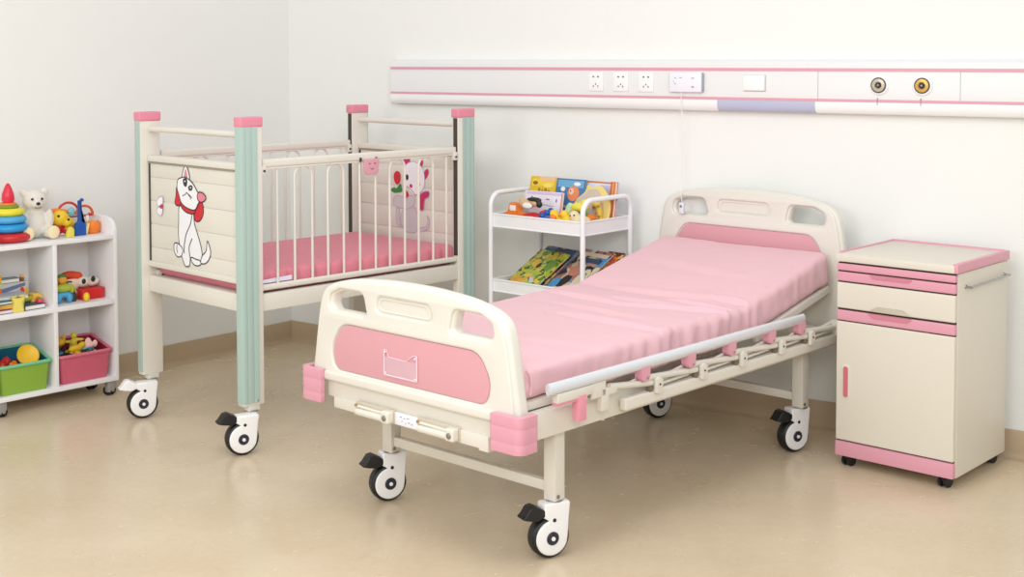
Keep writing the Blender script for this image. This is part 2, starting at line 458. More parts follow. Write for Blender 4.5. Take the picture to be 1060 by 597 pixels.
sh += outlined([(172, 245), (200, 280), (240, 290), (250, 268), (215, 255), (185, 225)], 2, w, cA)
sh += outlined([(186, 105), (186, 70), (202, 34), (218, 70), (220, 110)], 1, w, cA)
sh += [(3, catmull([cA(q) for q in [(194, 100), (196, 70), (203, 52), (210, 75), (211, 100)]], 5), None)]
sh += outlined([(160, 110), (155, 150), (165, 190), (180, 235), (215, 262), (250, 268), (268, 235), (285, 205), (262, 170), (240, 130), (205, 98), (180, 98)], 1, w, cA)
sh += outlined([(264, 192), (272, 176), (292, 180), (308, 202), (300, 222), (280, 228), (266, 214)], 3, w, cA)
sh += [(0, catmull([cA(q) for q in [(188, 108), (204, 100), (212, 118), (206, 146), (192, 138)]], 5), None), (0, catmull([cA(q) for q in [(216, 150), (228, 138), (240, 146), (236, 164), (222, 168)]], 5), None)]
for c, rx, ry in (((199, 118), 3, 5), ((229, 152), 3, 5)):
    sh += [(1, [cA((c[0]+rx*math.cos(t), c[1]+ry*math.sin(t))) for t in [2*PI*k/16 for k in range(16)]], None)]
sh += line([(185, 196), (200, 186), (208, 178), (218, 190), (232, 212)], w*.7, cA)
sh += line([(206, 178), (222, 190), (236, 206)], w*.6, cA)
# small bird beside the puppy
sh += outlined([(40, 232), (52, 205), (72, 200), (76, 226), (68, 246), (50, 250)], 1, w*.7, cA, 7)
sh += outlined([(44, 262), (60, 256), (74, 268), (66, 300), (50, 296), (40, 280)], 1, w*.7, cA, 7)
sh += [(4, catmull([cA(q) for q in [(56, 250), (68, 240), (77, 250), (72, 264), (60, 262)]], 5), None)]
decal('puppy_print', sh, INKS, front_panel, YZat(.0368) @ Matrix.Diagonal((1, 1, -1, 1)))
def cB(p):
    px, py = 395+p[0]/6.63, 155+p[1]/6.63
    return (.482-(px-407)*.00655, 1.014-(py-163)*.00438+(px-407)*.0005)
w = .003; sh = []
sh += outlined([(160, 100), (162, 60), (185, 50), (205, 62), (204, 100)], 4, w, cB, 5)
sh += outlined([(262, 110), (268, 78), (290, 74), (296, 98), (282, 130)], 4, w, cB, 5)
sh += outlined([(300, 160), (322, 136), (334, 160), (322, 195), (302, 210)], 4, w, cB, 5)
sh += outlined([(142, 440), (140, 500), (168, 552), (205, 568), (245, 560), (262, 510), (255, 440), (230, 395), (175, 400)], 5, w, cB, 7)
sh += outlined([(258, 560), (300, 556), (332, 530), (336, 480), (318, 450), (326, 490), (310, 525), (270, 536)], 5, w, cB, 7)
sh += outlined([(90, 340), (110, 315), (160, 320), (215, 315), (240, 340), (230, 380), (190, 405), (130, 398), (95, 380)], 5, w, cB, 7)
sh += outlined([(112, 400), (108, 450), (112, 505), (138, 530), (140, 500), (128, 450), (132, 405)], 5, w, cB, 7)
sh += outlined([(168, 150), (180, 105), (220, 85), (262, 100), (295, 140), (305, 200), (300, 260), (270, 300), (235, 310), (200, 280), (175, 240), (164, 200)], 1, w, cB, 7)
for c, rx, ry in (((186, 190), 11, 20), ((266, 242), 10, 12)):
    sh += [(0, [cB((c[0]+rx*math.cos(t), c[1]+ry*math.sin(t))) for t in [2*PI*k/16 for k in range(16)]], None)]
sh += outlined([(205, 238), (222, 244), (218, 262), (206, 256)], 4, w*.6, cB, 4)
sh += line([(186, 250), (210, 272), (232, 296), (246, 322)], w, cB, 2)
sh += outlined([(262, 325), (300, 290), (334, 290), (332, 325), (306, 345), (298, 410), (272, 412), (262, 370)], 4, w, cB, 7)
sh += outlined([(96, 175), (112, 148), (136, 160), (140, 205), (122, 236), (102, 220)], 2, w, cB, 2)
sh += outlined([(166, 285), (188, 288), (196, 315), (178, 330), (164, 320)], 2, w, cB, 2)
sh += outlined([(76, 272), (100, 258), (112, 268), (140, 236), (148, 262), (150, 285), (118, 292), (92, 290)], 6, w, cB, 6)
decal('kitten_print', sh, INKS, far_panel, YZat(L-.045-.0082) @ Matrix.Diagonal((1, 1, -1, 1)))

# crib mattress
def cushion(name, x0, x1, y0, y1, ztop, zbot, r, nx, ny, disp, material, parent=None):
    """a soft pad: rounded box built as rings across y, swept along x. ztop/zbot are functions of x"""
    bm = bmesh.new(); ringn = []
    # section parameter: go round the rounded rectangle
    def section(h, wd):
        rr = min(r, h*.49); pts = []
        nseg = 5
        ys = [wd*k/ny for k in range(ny+1)]
        top = [(rr+(wd-2*rr)*k/ny, h, 0) for k in range(ny+1)]
        pts += [(a, b, 'T') for a, b, _ in top]
        for k in range(1, nseg+1):
            a = PI/2-PI/2*k/nseg; pts.append((wd-rr+rr*math.cos(a), h-rr+rr*math.sin(a), 'R'))
        for k in range(1, 4): pts.append((wd, h-rr-(h-2*rr)*k/4, 'R'))
        for k in range(0, nseg+1):
            a = -PI/2*k/nseg; pts.append((wd-rr+rr*math.cos(a), rr+rr*math.sin(a), 'R'))
        for k in range(1, 8): pts.append((wd-rr-(wd-2*rr)*k/8, 0, 'B'))
        for k in range(0, nseg+1):
            a = -PI/2-PI/2*k/nseg; pts.append((rr+rr*math.cos(a), rr+rr*math.sin(a), 'L'))
        for k in range(1, 4): pts.append((0, rr+(h-2*rr)*k/4, 'L'))
        for k in range(0, nseg): 
            a = PI-PI/2*k/nseg; pts.append((rr+rr*math.cos(a), h-rr+rr*math.sin(a), 'L'))
        return pts
    for i in range(nx+1):
        x = x0+(x1-x0)*i/nx
        e = min(x-x0, x1-x)          # round the two ends too
        sh_ = 0.
        if e < r: sh_ = r-math.sqrt(max(r*r-(r-e)**2, 0))
        zt = ztop(x)-sh_; zb = zbot(x)+sh_*.9
        inset = sh_*.8
        ring = []
        for (a, b, tg) in section(max(zt-zb, .004), (y1-y0)-2*inset):
            p = Vector((x, y0+inset+a, zb+b)); p = disp(p, tg); ring.append(bm.verts.new(p))
        ringn.append(ring)
    for A, B in zip(ringn, ringn[1:]):
        n = len(A)
        for k in range(n): bm.faces.new((A[k], B[k], B[(k+1) % n], A[(k+1) % n]))
    bm.faces.new(ringn[0]); bm.faces.new(ringn[-1][::-1])
    bmesh.ops.recalc_face_normals(bm, faces=bm.faces)
    g = G(); g.bm = bm; return g.build(name, material, parent, sharp=75)
def fbm(p, s, o=0): return noise.fractal(Vector((p.x*s+o, p.y*s, p.z*s)), 1., 2., 3)
def d1(p, tg):
    q = p.copy()
    if tg == 'T':
        q.z += .003*fbm(p, 6)
        for x0 in (.26, .45, .66): q.z -= .003*math.exp(-((p.x-x0-.12*p.y)/.008)**2)
    # gathered elastic folds down the long side
    if p.y < .08 and tg in 'LT':
        k = max(0, 1-p.y/.07) if tg == 'T' else 1
        f = abs(math.sin(p.x*42+1.5*noise.noise(Vector((p.x*7, 0, 0)))))**.45*2-1.3
        q.y -= .008*k*f if tg == 'L' else 0; q.z += .002*k*f if tg == 'T' else 0
    return q
cm = cushion('crib_mattress', .072, L-.072, .045, W-.045, lambda x: .662, lambda x: .580, .022, 150, 24, d1, SHEET2)
cm.matrix_world = CF.M
tag(cm, 'thin rose pink mattress lying inside the barred crib', 'mattress')
g = G(); g.box(.12, .22, -.0005, .001, .598, .612, 0)
# care label on the edge of the pad
g = G(); g.prism(rpoly([(.10, .618), (.245, .618), (.245, .636), (.10, .630)], .003), 0, .004, XZat(.036))
g.build('white_binding', mat('binding_white', (232, 230, 245), .6), cm)

# ================================================================= HOSPITAL BED
bed = thing('hospital_bed', 'cream childs hospital bed with pink panels, folded side rail and casters', 'bed', BF.at(0, 0), BF.rz)
VC = .396
def board_outline(dz, zb, bot=.451):
    half = [(.0, .7905), (.06, .790), (.12, .788), (.19, .783), (.25, .777), (.305, .767), (.352, .754), (.385, .737), (.405, .712), (.417, .672), (.430, .60), (.441, .53), (bot, .476)]
    half = [(a, z+dz) for a, z in half]
    if zb < half[-1][1]: half.append((bot, zb))
    # smooth the curve
    up = catmull([(-half[1][0], half[1][1])]+half, 3, False)
    up = [p for p in up if p[0] >= 0]
    R = [(VC-a, z) for a, z in up]; Lf = [(VC+a, z) for a, z in up][::-1]
    return Lf+R[1:]
def hole(s, dz, grow=0.):
    a = [(.200, .686), (.196, .728), (.214, .743), (.300, .736), (.340, .722), (.346, .690), (.330, .674), (.220, .674)]
    a = [(.19, .682), (.205, .740), (.30, .736), (.343, .722), (.350, .690), (.338, .672), (.20, .672)]
    pts = [(VC+s*x, z+dz) for x, z in a]
    if s > 0: pts = pts[::-1]
    c = Vector((VC+s*.27, .706+dz))
    lp = rpoly(pts, .026, 6)
    if grow: lp = [tuple(c+(Vector(p)-c)*(1+grow*(1 if abs(p[0]-c.x) < .04 else .6))) for p in lp]
    return lp
def end_board(name, x, th, face, dz, zb, pz0):
    """x is the back plane, face=-1 -> detail on the -x side"""
    out = board_outline(dz, zb)
    h1 = [hole(1, dz), hole(-1, dz)]
    g = G(); lay = .010
    if face < 0: xb, xf = x+lay-.004, x
    g.board([out]+h1, th, .012, YZat(x))
    # raised face layer with larger, softly rounded openings
    inn = board_outline(dz, zb+.004, .446)
    inn = [(VC+(a-VC)*.972, .45+dz+(z-.45-dz)*.985) for a, z in inn]
    G1 = [hole(1, dz, .22), hole(-1, dz, .22)]
    pill = rpoly([(VC+.128, .742+dz), (VC-.100, .742+dz), (VC-.118, .690+dz), (VC+.140, .690+dz)], .024)
    pan = rpoly([(VC+.335, .485+dz), (VC+.350, .555+dz), (VC+.300, .634+dz), (VC-.300, .634+dz), (VC-.350, .555+dz), (VC-.335, .485+dz)][::-1], [.05, .09, .07, .07, .09, .05], 8)
    if zb > .45+dz: pass
    xo = x-.008 if face < 0 else x+th-.008
    g.board([inn]+G1+[pill, pan], .016, .007, YZat(xo))
    b = g.build(name, CREAM2, bed, sharp=50)
    g = G(); sc = .985
    cy_, cz_ = VC, .56+dz
    pn = [(cy_+(a-cy_)*sc, cz_+(z-cz_)*sc) for a, z in pan]
    g.board([pn], .008, .002, YZat(x-.0045 if face < 0 else x+th-.0035)); g.build('inset_panel', DPINK, b)
    # thin bead round the pill recess
    g = G(); g.tube([(x-.001 if face < 0 else x+th+.001, a, z) for a, z in [(VC+(p[0]-VC)*.9, .716+dz+(p[1]-.716-dz)*.72) for p in pill]], .0025, 8, closed=True, up=(1, 0, 0)); g.build('moulded_bead', CREAM2, b)
    return b
foot = end_board('footboard', -.214, .044, -1, 0, .447, 0)
head = end_board('headboard', 1.632, .036, -1, .148, .40, 0)
# lip and lower beam of the footboard
g = G(); g.box(-.229, -.165, .02, .775, .446, .476, .008, seg=3); g.build('foot_ledge', CREAM2, bed)
g = G(); g.box(-.212, -.175, .03, .772, .392, .448, .003)
lp = [(.735, .362), (.735, .396), (.06, .396), (.06, .352), (.098, .352), (.098, .358)]
g.prism(lp, 0, .030, YZat(-.219), .0015)
g.build('foot_beam', CREAM, bed)
# folded crank handles
def crank(v0, v1):
    g = G(); z = .382
    g.box(-.2235, -.218, v1-.014, v0+.012, z-.021, z+.021, .003, 2)
    g.tube([(-.230, v0, z+.008), (-.230, v1, z-.002+.008)], .0045, 10, mi=0)
    g.box(-.247, -.224, v1+.014, v0-.004, z-.016, z+.003, .008, 0, seg=3)
    g.box(-.249, -.223, v1-.012, v1+.022, z-.018, z+.019, .006, 0, seg=3)
    g.lathe([(.009, 0), (.009, .002), (.006, .004), (0, .004)], (-.249, v1+.004, z-.001), (-1, 0, 0), 14, mi=1)
    g.lathe([(.005, 0), (.005, .006), (0, .007)], (-.232, v0-.002, z+.012), (-1, 0, 0), 10, mi=3)
    g.build('crank_handle', [CREAM, STEEL, mat('crank_plate', (205, 196, 176), .4), mat('brass', (190, 160, 110), .35, metal=.7)], bed)
crank(.612, .462); crank(.334, .184)
g = G(); g.box(-.2215, -.2185, .343, .447, .362, .399, .0005); lb = g.build('instruction_label', mat('label_white', (236, 238, 246), .4), bed)
g = G()
for (a, z, ww) in ((.42, .388, .010), (.405, .386, .006), (.39, .388, .012), (.415, .376, .004), (.385, .376, .010), (.372, .373, .008), (.40, .372, .005)):
    g.box(-.2222, -.2214, a-ww/2, a+ww/2, z-.0012, z+.0012, 0)
g.build('label_marks', mat('label_ink', (150, 158, 190), .5), lb)
# clear card pocket
CLEAR = mat('clear_acrylic', (246, 222, 232), .08, spec=.6, alpha=.3)
g = G(); fx = -.2215
fr = [(.494, .582), (.494, .506), (.350, .506), (.350, .582)]
g.tube([(fx, a, z) for a, z in rpoly(fr, [0, .004, .004, 0])], .0022, 8, up=(1, 0, 0))
g.tube([(fx, .494, .582), (fx, .482, .582), (fx, .474, .562), (fx, .420, .560), (fx, .395, .560), (fx, .380, .572), (fx, .362, .582), (fx, .350, .582)], .0014, 6, up=(1, 0, 0))
for a, z in ((.488, .576), (.488, .512), (.356, .512), (.356, .574)): g.lathe([(.004, 0), (.003, .004), (0, .0045)], (fx, a, z), (-1, 0, 0), 10)
cp = g.build('card_pocket', mat('acrylic_edge', (244, 214, 226), .12, spec=.8), foot)
g = G(); g.box(fx-.0012, fx+.0004, .352, .492, .508, .561, 0); g.build('clear_sheet', CLEAR, cp)
# corner bumpers
def bumper(u_in, u_out, v_out, v_in):
    """L-shaped wrap round the corner"""
    su = 1 if u_out > u_in else -1; sv = 1 if v_out > v_in else -1
    uo, vo = u_out, v_out; t = .019
    lp = [(u_in, vo), (uo, vo), (uo, v_in), (uo-su*t, v_in), (uo-su*t, vo-sv*t), (u_in, vo-sv*t)]
    lp = rpoly(lp, [.004, .030, .004, .002, .01, .002])
    g = G()
    for (z0, z1, off) in ((.374, .4025, 0), (.4035, .446, 0), (.4468, .479, 0)):
        g.prism(lp, z0, z1, Matrix.Identity(4), .0014)
    cx_, cy_ = (u_in+uo)/2, (vo+v_in)/2
    lp2 = [(cx_+(x-cx_)*.985, cy_+(y-cy_)*.985) for x, y in lp]
    g.prism(lp2, .378, .475, Matrix.Identity(4))
    g.build('corner_bumper', PINK, bed)
bumper(-.172, -.246, -.086, .028); bumper(-.172, -.246, .874, .770)
bumper(1.600, 1.672, -.082, .03); bumper(1.600, 1.672, .862, .77)
# frame
for y0, y1 in ((-.030, .006), (.752, .788)):
    g = G(); g.box(-.172, 1.612, y0, y1, .381, .458, .004)
    g.tube([(.205, (y0+y1)/2, .382), (.205, (y0+y1)/2, .372)], .006, 10)
    g.build('frame_rail', CREAM, bed)
g = G()
for x in (-.165, .45, .95, 1.58): g.box(x, x+.03, .006, .752, .40, .44, .003)
g.build('cross_members', CREAM, bed)
g = G()
for y in (.24, .53):
    g.tube([(-.17, y, .382+.03), (.85, y, .395)], .010, 12)
g.box(.83, .90, .20, .28, .37, .41, .004); g.box(.83, .90, .49, .57, .37, .41, .004)
g.build('crank_shafts', MGREY, bed)
LW = .0453; BL, BW = 1.4455, .7553
for x0, wu in ((0, 0), (BL-LW, 1)):
    for y0 in (0, BW-LW):
        g = G(); g.box(x0, x0+LW, y0, y0+LW, .168, .385, .005)
        g.lathe([(.006, 0), (.006, .003), (0, .004)], (x0+.013, y0-.0002, .182), (0, -1, 0), 10, mi=1)
        g.build('leg', [CREAM, STEEL], bed)
    xm = x0+LW/2
    g = G(); g.box(xm-.012, xm+.012, LW, BW-LW, .190, .221, .003); g.build('stretcher', CREAM, bed)
for (u, v, su, sv) in ((LW/2-.0137-.004, LW/2+.0085, LW/2, LW/2), (LW/2-.002, BW-LW/2+.020, LW/2, BW-LW/2),
                       (BL-LW/2-.016, LW/2+.0215, BL-LW/2, LW/2), (BL-LW/2+.02, BW-LW/2-.037, BL-LW/2, BW-LW/2)):
    caster(bed, BF, u, v, su, sv, .171, BLACK)
# mattress deck and raised backrest
g = G(); g.box(-.16, .97, .055, .73, .444, .470, .006); g.box(-.16, .03, .0, .785, .460, .487, .010); g.build('deck', CREAM, bed)
for y in (.03, .72):
    g = G(); g.box(-.15, .96, y, y+.03, .430, .446, .002); g.build('deck_bearer', CREAM, bed)
ang = math.atan2(.108, .50)
MB = Matrix.Translation((1.085, 0, .487)) @ Matrix.Rotation(-ang, 4, 'Y')
g = G(); g.box(0, .515, .0, .026, -.022, .006, .003, M=MB); g.box(0, .515, .759, .785, -.022, .006, .003, M=MB); g.box(.489, .515, .026, .759, -.022, .006, .003, M=MB)
g.box(.0, .515, .02, .765, -.002, .006, .002, M=MB); g.build('backrest_frame', CREAM, bed)
g = G(); g.tube([(1.15, .2, .44), (1.42, .2, .535)], .012, 10); g.tube([(1.15, .58, .44), (1.42, .58, .535)], .012, 10); g.build('backrest_stay', MGREY, bed)
# folded side guard rail
YR = -.066
g = G(); g.tube([(-.108, YR, .531), (-.100, YR, .531), (1.272, YR, .531), (1.285, YR, .531)], [.009, .0145, .0145, .010], 20, ry=.0175)
rail = g.build('side_guard', ALU, bed)
g = G(); g.box(.246, 1.530, YR-.004, YR+.022, .401, .438, .006, seg=3); g.build('lower_rail', CREAM, rail)
tops = [.335, .578, .812, 1.060, 1.262]
for i, x in enumerate(tops):
    g = G(); g.prism(rpoly([(x-.022, .523), (x+.022, .523), (x+.020, .487), (x+.008, .478), (x-.012, .478), (x-.020, .487)], .004), 0, .030, XZat(YR+.016), .002)
    g.lathe([(.004, 0), (.003, .002), (0, .0022)], (x+.006, YR-.0142, .488), (0, -1, 0), 8, mi=1)
    g.build('pink_bracket', [PINK, STEEL], rail)
lows = [x+.065 for x in tops]
for i, x in enumerate(lows):
    g = G(); g.prism(rpoly([(x-.016, .430), (x+.016, .430), (x+.016, .472), (x, .484), (x-.016, .474)], .006), 0, .012, XZat(YR-.006), .0015)
    g.lathe([(.004, 0), (.003, .002), (0, .0022)], (x, YR-.018, .458), (0, -1, 0), 8, mi=1)
    g.box(x-.034, x-.018, YR-.004, YR+.012, .436, .470, .002, 2)
    g.build('pivot_bracket', [CREAM, DARK, mat('shadow_bronze', (120, 108, 88), .5)], rail)
for i in range(len(tops)):
    x0 = tops[i]+.01; x1 = lows[i+1]-.02 if i+1 < len(tops) else lows[i]+.20
    g = G(); g.tube([(x0, YR+.002, .484), (x1, YR+.002, .462)], .0085, 12, ry=.010); g.build('folding_bar', CREAM, rail)
    x0 = lows[i]+.01; x1 = (tops[i+1]-.03) if i+1 < len(tops) else lows[i]+.17
    g = G(); g.tube([(x0, YR+.020, .452), (x1+.05, YR+.022, .478)], .0075, 12, ry=.009); g.build('folding_bar', CREAM, rail)
    g = G(); g.tube([(x0, YR+.012, .446), (x1+.04, YR+.012, .452)], .005, 10); g.build('folding_bar', CREAM, rail)
g = G(); g.tube([(.17, YR+.002, .490), (lows[0]-.018, YR+.002, .463)], .0085, 12, ry=.010); g.build('folding_bar', CREAM, rail)
g = G(); g.tube([(.17, YR+.020, .455), (tops[0]-.01, YR+.02, .478)], .0065, 12); g.build('folding_bar', CREAM, rail)
# foot end bracket of the guard
g = G(); g.box(-.078, .078, YR-.014, YR+.010, .488, .515, .003, 0)
g.box(.010, .046, YR-.016, YR+.010, .418, .495, .004, 1); g.box(-.075, .052, YR-.010, YR+.014, .478, .500, .003, 1)
g.box(.078, .145, YR-.008, YR+.010, .470, .515, .002, 0); g.box(.125, .160, YR-.008, YR+.010, .425, .492, .003, 0)
g.box(.078, .20, YR-.006, YR+.008, .468, .490, .002, 0)
g.build('guard_bracket', [CREAM, mat('bracket_pink', (232, 154, 172), .35)], rail)
g = G(); g.box(1.515, 1.535, YR-.010, YR+.018, .432, .490, .004); g.build('end_pivot', CREAM, rail)
g = G()
for x in (.3, .9, 1.45): g.box(x-.012, x+.012, YR+.018, -.028, .405, .432, .002)
g.build('guard_mount', CREAM, rail)

# bed mattress with fitted sheet
def seg_d(px, py, a, b):
    ax, ay = a; bx, by = b; dx, dy = bx-ax, by-ay
    t = max(0, min(1, ((px-ax)*dx+(py-ay)*dy)/(dx*dx+dy*dy))); ex, ey = px-ax-t*dx, py-ay-t*dy
    return math.hypot(ex, ey), t, ex
CR = [((.83, .74), (.80, .36), .0045, .016), ((.80, .36), (.92, .02), .0055, .014), ((.56, .46), (.545, .02), .0050, .016), ((.555, .02), (.60, .0), .005, .012),
      ((1.04, .62), (1.08, .16), .0030, .020), ((1.08, .16), (1.06, .02), .005, .012), ((.98, .30), (.955, .02), .004, .012), ((.40, .70), (.30, .35), .0022, .03),
      ((.70, .60), (.66, .2), .0028, .022), ((1.35, .60), (1.28, .2), .002, .03), ((.2, .3), (.24, .02), .0015, .03), ((.88, .5), (.90, .1), .003, .018)]
def sm(a, b, x): t = max(0, min(1, (x-a)/(b-a))); return t*t*(3-2*t)
def mtop(x):
    return .584 + .014*sm(.25, .95, x) + max(0, x-1.02)*.225 - .004*math.exp(-((x-1.03)/.06)**2)
def mbot(x): return .489 - .016*sm(.02, .2, x) + max(0, x-.98)*.216
def d2(p, tg):
    q = p.copy()
    if tg == 'T' or (tg in 'LR' and p.z > mtop(p.x)-.035):
        q.z += .0035*fbm(p, 3.2)+.0012*fbm(p, 11, 5)
        for a, b, am, sg in CR:
            d, t, ex = seg_d(p.x, p.y, a, b); fade = math.sin(PI*min(1, max(0, t*.94+.03)))**.5
            k = d/sg
            if k < 4: q.z += am*2.4*fade*(math.exp(-abs(k)**1.3)-.8*math.exp(-((ex+1.5*sg)/sg)**2)*(1 if k < 3.5 else 0))
    if tg == 'L' or (tg == 'T' and p.y < .06):
        k = 1 if tg == 'L' else max(0, 1-p.y/.06)
        env = .25+.75*math.exp(-((p.x-.62)/.22)**2)+.8*math.exp(-((p.x-1.0)/.14)**2)+.1*sm(1.15, 1.4, p.x)
        if p.x < .2: env *= .25
        f = 1.5*(.55-2.2*abs(noise.noise(Vector((p.x*15, 2, p.z*5)))))+.5*math.sin(p.x*88+5*noise.noise(Vector((p.x*5, 0, 1))))
        if tg == 'L': q.y += .0065*env*f*max(.15, min(1, (mtop(p.x)-p.z)/.05+.3))
        else: q.z += .0028*env*f*k
        if tg == 'L': q.y += .006*fbm(p, 9, 3)
    if p.x < -.11: q.x += .004*fbm(p, 18)
    return q
mt = cushion('mattress', -.155, 1.602, .004, .782, mtop, mbot, .026, 330, 90, d2, SHEET)
mt.matrix_world = BF.M
tag(mt, 'pale pink sheeted mattress with raised head end on the hospital bed', 'mattress')
# tucked fold of the sheet at the foot corner
g = G(); g.tube(catmull([(-.128, .0, .582), (-.112, -.003, .560), (-.106, -.003, .53), (-.110, -.001, .506)], 5, False), [.003]*6+[.0045]*5+[.005]*5, 8)
g.build('sheet_fold', SHEET, mt)

# ================================================================= BEDSIDE CABINET
cab = thing('bedside_cabinet', 'cream bedside cabinet with pink bands and chrome towel bar on the right', 'cabinet', KF.at(0, 0), KF.rz)
KW, KD, KH = .4437, .4414, .7731
g = G(); g.box(.018, KD, .0, KW, .040, .738, .006); g.build('body', CABC, cab)
g = G(); g.box(-.004, KD+.002, .006, KW+.002, .740, .768, .006)
tp = g.build('top', CABC, cab)
g = G(); g.box(-.002, KD+.004, -.006, .014, .740, KH, .005); g.build('pink_edge', PINK, tp)
g = G(); g.box(KD-.006, KD+.004, .014, KW+.002, .760, KH+.001, .003); g.box(.02, KD-.004, KW-.008, KW+.002, .760, KH, .003); g.build('pink_rim', PINK, tp)
FX = .0
def front(name, z0, z1, m, cut=None, handle=None):
    g = G(); g.box(FX, .020, .004, KW-.003, z0, z1, .005, seg=3)
    return g.build(name, m, cab)
g = G(); g.box(.008, .020, .006, KW-.004, .095, .736, 0); g.build('shadow_gap', mat('gap_brown', (58, 44, 40), .7), cab)
f1 = front('pull_out_tray', .7085, .7335, PINK)
f2 = front('pull_out_board', .6705, .7035, PINK)
g = G(); g.prism(rpoly([(.318, .7025), (.155, .7025), (.170, .690), (.303, .690)], .003), 0, .004, YZat(-.003)); g.build('grip', mat('pink_grip_shade', (208, 130, 148), .4), f2)  # grip shading painted in as a darker pink
f3 = front('drawer', .5735, .6655, CABC)
g = G(); g.prism(rpoly([(.322, .574), (.285, .594), (.190, .594), (.155, .574)], [.002, .012, .012, .002]), 0, .005, YZat(-.0035), .0015); g.build('grip', mat('cream_grip_shade', (190, 181, 163), .4), f3)  # shading of the drawer grip put into its darker colour
f4 = front('door_rail', .530, .5665, PINK)
g = G(); g.prism(rpoly([(.322, .5655), (.155, .5655), (.175, .551), (.302, .551)], .003), 0, .004, YZat(-.003)); g.build('grip', mat('pink_grip_shade', (208, 130, 148), .4), f4)  # same painted grip shading on the door rail
dr = front('door', .0985, .526, CABC)
g = G(); g.board([rpoly([(.4165, .372), (.3865, .372), (.3865, .250), (.4165, .250)], .0149)], .006, .002, YZat(-.003)); g.build('slot_surround', CABC, dr)
g = G(); g.board([rpoly([(.411, .366), (.392, .366), (.392, .256), (.411, .256)], .0094)], .006, .001, YZat(-.0042)); g.build('slot_handle', mat('slot_rose', (206, 110, 126), .4), dr)
g = G(); g.box(-.002, KD-.01, .003, KW-.002, .041, .094, .005); g.build('plinth', PINK, cab)
g = G(); g.tube([(.072, -.020, .688), (.408, -.020, .690)], .0045, 12)
for x, z in ((.075, .688), (.405, .690)):
    g.tube([(x, 0.001, z), (x, -.022, z)], .004, 10); g.lathe([(.008, 0), (.007, .003), (0, .0035)], (x, 0.0, z), (0, -1, 0), 12)
g.build('towel_bar', CHROME, cab)
for (x, y) in ((.035, .045), (.035, .405), (.405, .04), (.405, .40)):
    g = G()
    for s in (-.010, .010): g.lathe([(.012, -.006), (.0195, -.005), (.0205, 0), (.0195, .005), (.012, .006)], (x, y+s, .0205), (.35, 1, 0), 20)
    g.box(x-.014, x+.012, y-.014, y+.014, .022, .042, .005); g.build('caster', BLACK, cab)

# ================================================================= WALL SERVICE PANEL
panel = thing('bedhead_service_panel', 'long white medical service panel with two pink stripes along the back wall', 'wall panel', WF.at(0, -.716, 1.25), WF.rz)
def PP(v): return v+.716      # local y from wall v
V1 = -4.3
ZB = 1.25
PM = Matrix.Translation((0, 0, -ZB))
def prof_bar(prof, v0, v1, name, m, parent, b=0):
    g = G(); g.prism(prof, 0, v0-v1, PM @ Matrix(((1, 0, 0, 0), (0, 0, -1, PP(v0)), (0, 1, 0, 0), (0, 0, 0, 1))), b)
    return g.build(name, m, parent)
PANW = mat('panel_white', (231, 231, 231), .35)
prof_bar([(0, 1.458), (-.030, 1.458), (-.043, 1.452), (-.050, 1.440), (-.050, 1.268), (-.047, 1.256), (-.036, 1.250), (0, 1.250)], -.716, V1, 'housing', PANW, panel)
prof_bar([(-.048, 1.424), (-.0525, 1.424), (-.0525, 1.412), (-.048, 1.412)], -.719, V1, 'upper_stripe', PINK, panel)
prof_bar([(-.048, 1.305), (-.0525, 1.305), (-.0525, 1.295), (-.048, 1.295)], -.719, V1, 'lower_stripe', PINK, panel)
prof_bar([(-.045, 1.293), (-.0535, 1.293), (-.0540, 1.276), (-.0500, 1.259), (-.040, 1.249), (-.02, 1.247), (-.02, 1.26)], -.719, -2.443, 'lower_cover', WPLAS, panel)
prof_bar([(-.045, 1.293), (-.0535, 1.293), (-.0540, 1.276), (-.0500, 1.259), (-.040, 1.249), (-.02, 1.247), (-.02, 1.26)], -2.862, V1, 'lower_cover', WPLAS, panel)
prof_bar([(-.045, 1.293), (-.0525, 1.293), (-.0530, 1.276), (-.0495, 1.258), (-.039, 1.2485), (-.02, 1.247), (-.02, 1.26)], -2.443, -2.862, 'reading_light', mat('lamp_diffuser', (186, 190, 214), .25), panel)
g = G()
for v in (-2.872, -3.418): g.box(-.0506, -.049, PP(v)-.0012, PP(v)+.0012, 1.305-ZB, 1.412-ZB, 0)
g.build('seam', mat('seam_grey', (176, 174, 172), .5), panel)
g = G(); g.box(-.05, 0, -.004, .0, .001, .207, .002); g.build('end_cap', WPLAS, panel)
for v in (-1.868, -1.992, -2.114):
    g = G(); y = PP(v); hw = .036
    g.box(-.0555, -.049, y-hw, y+hw, 1.322-ZB, 1.402-ZB, .002)
    so = g.build('power_socket', WPLAS, panel)
    g = G()
    for dy in (-.0115, .0115): g.box(-.0561, -.0550, y+dy-.004, y+dy+.004, 1.381-ZB, 1.387-ZB, 0)
    for dy, dz in ((0, 1.352), (-.011, 1.343), (.011, 1.343)): g.box(-.0561, -.0550, y+dy-.0022, y+dy+.0022, dz-.0035-ZB, dz+.0035-ZB, 0)
    g.build('socket_holes', mat('hole_dark', (70, 66, 64), .6), so)
g = G(); y0, y1 = PP(-2.652), PP(-2.560); g.box(-.0600, -.049, y0, y1, 1.333-ZB, 1.395-ZB, .003); bp_ = g.build('blank_plate', WPLAS, panel)
g = G(); g.box(-.0515, -.049, y0-.0025, y1+.0015, 1.3295-ZB, 1.396-ZB, 0); g.build('plate_gap', mat('plate_gap_grey', (190, 190, 188), .5), bp_)  # grey sheet paints the shaded gap round the blank plate
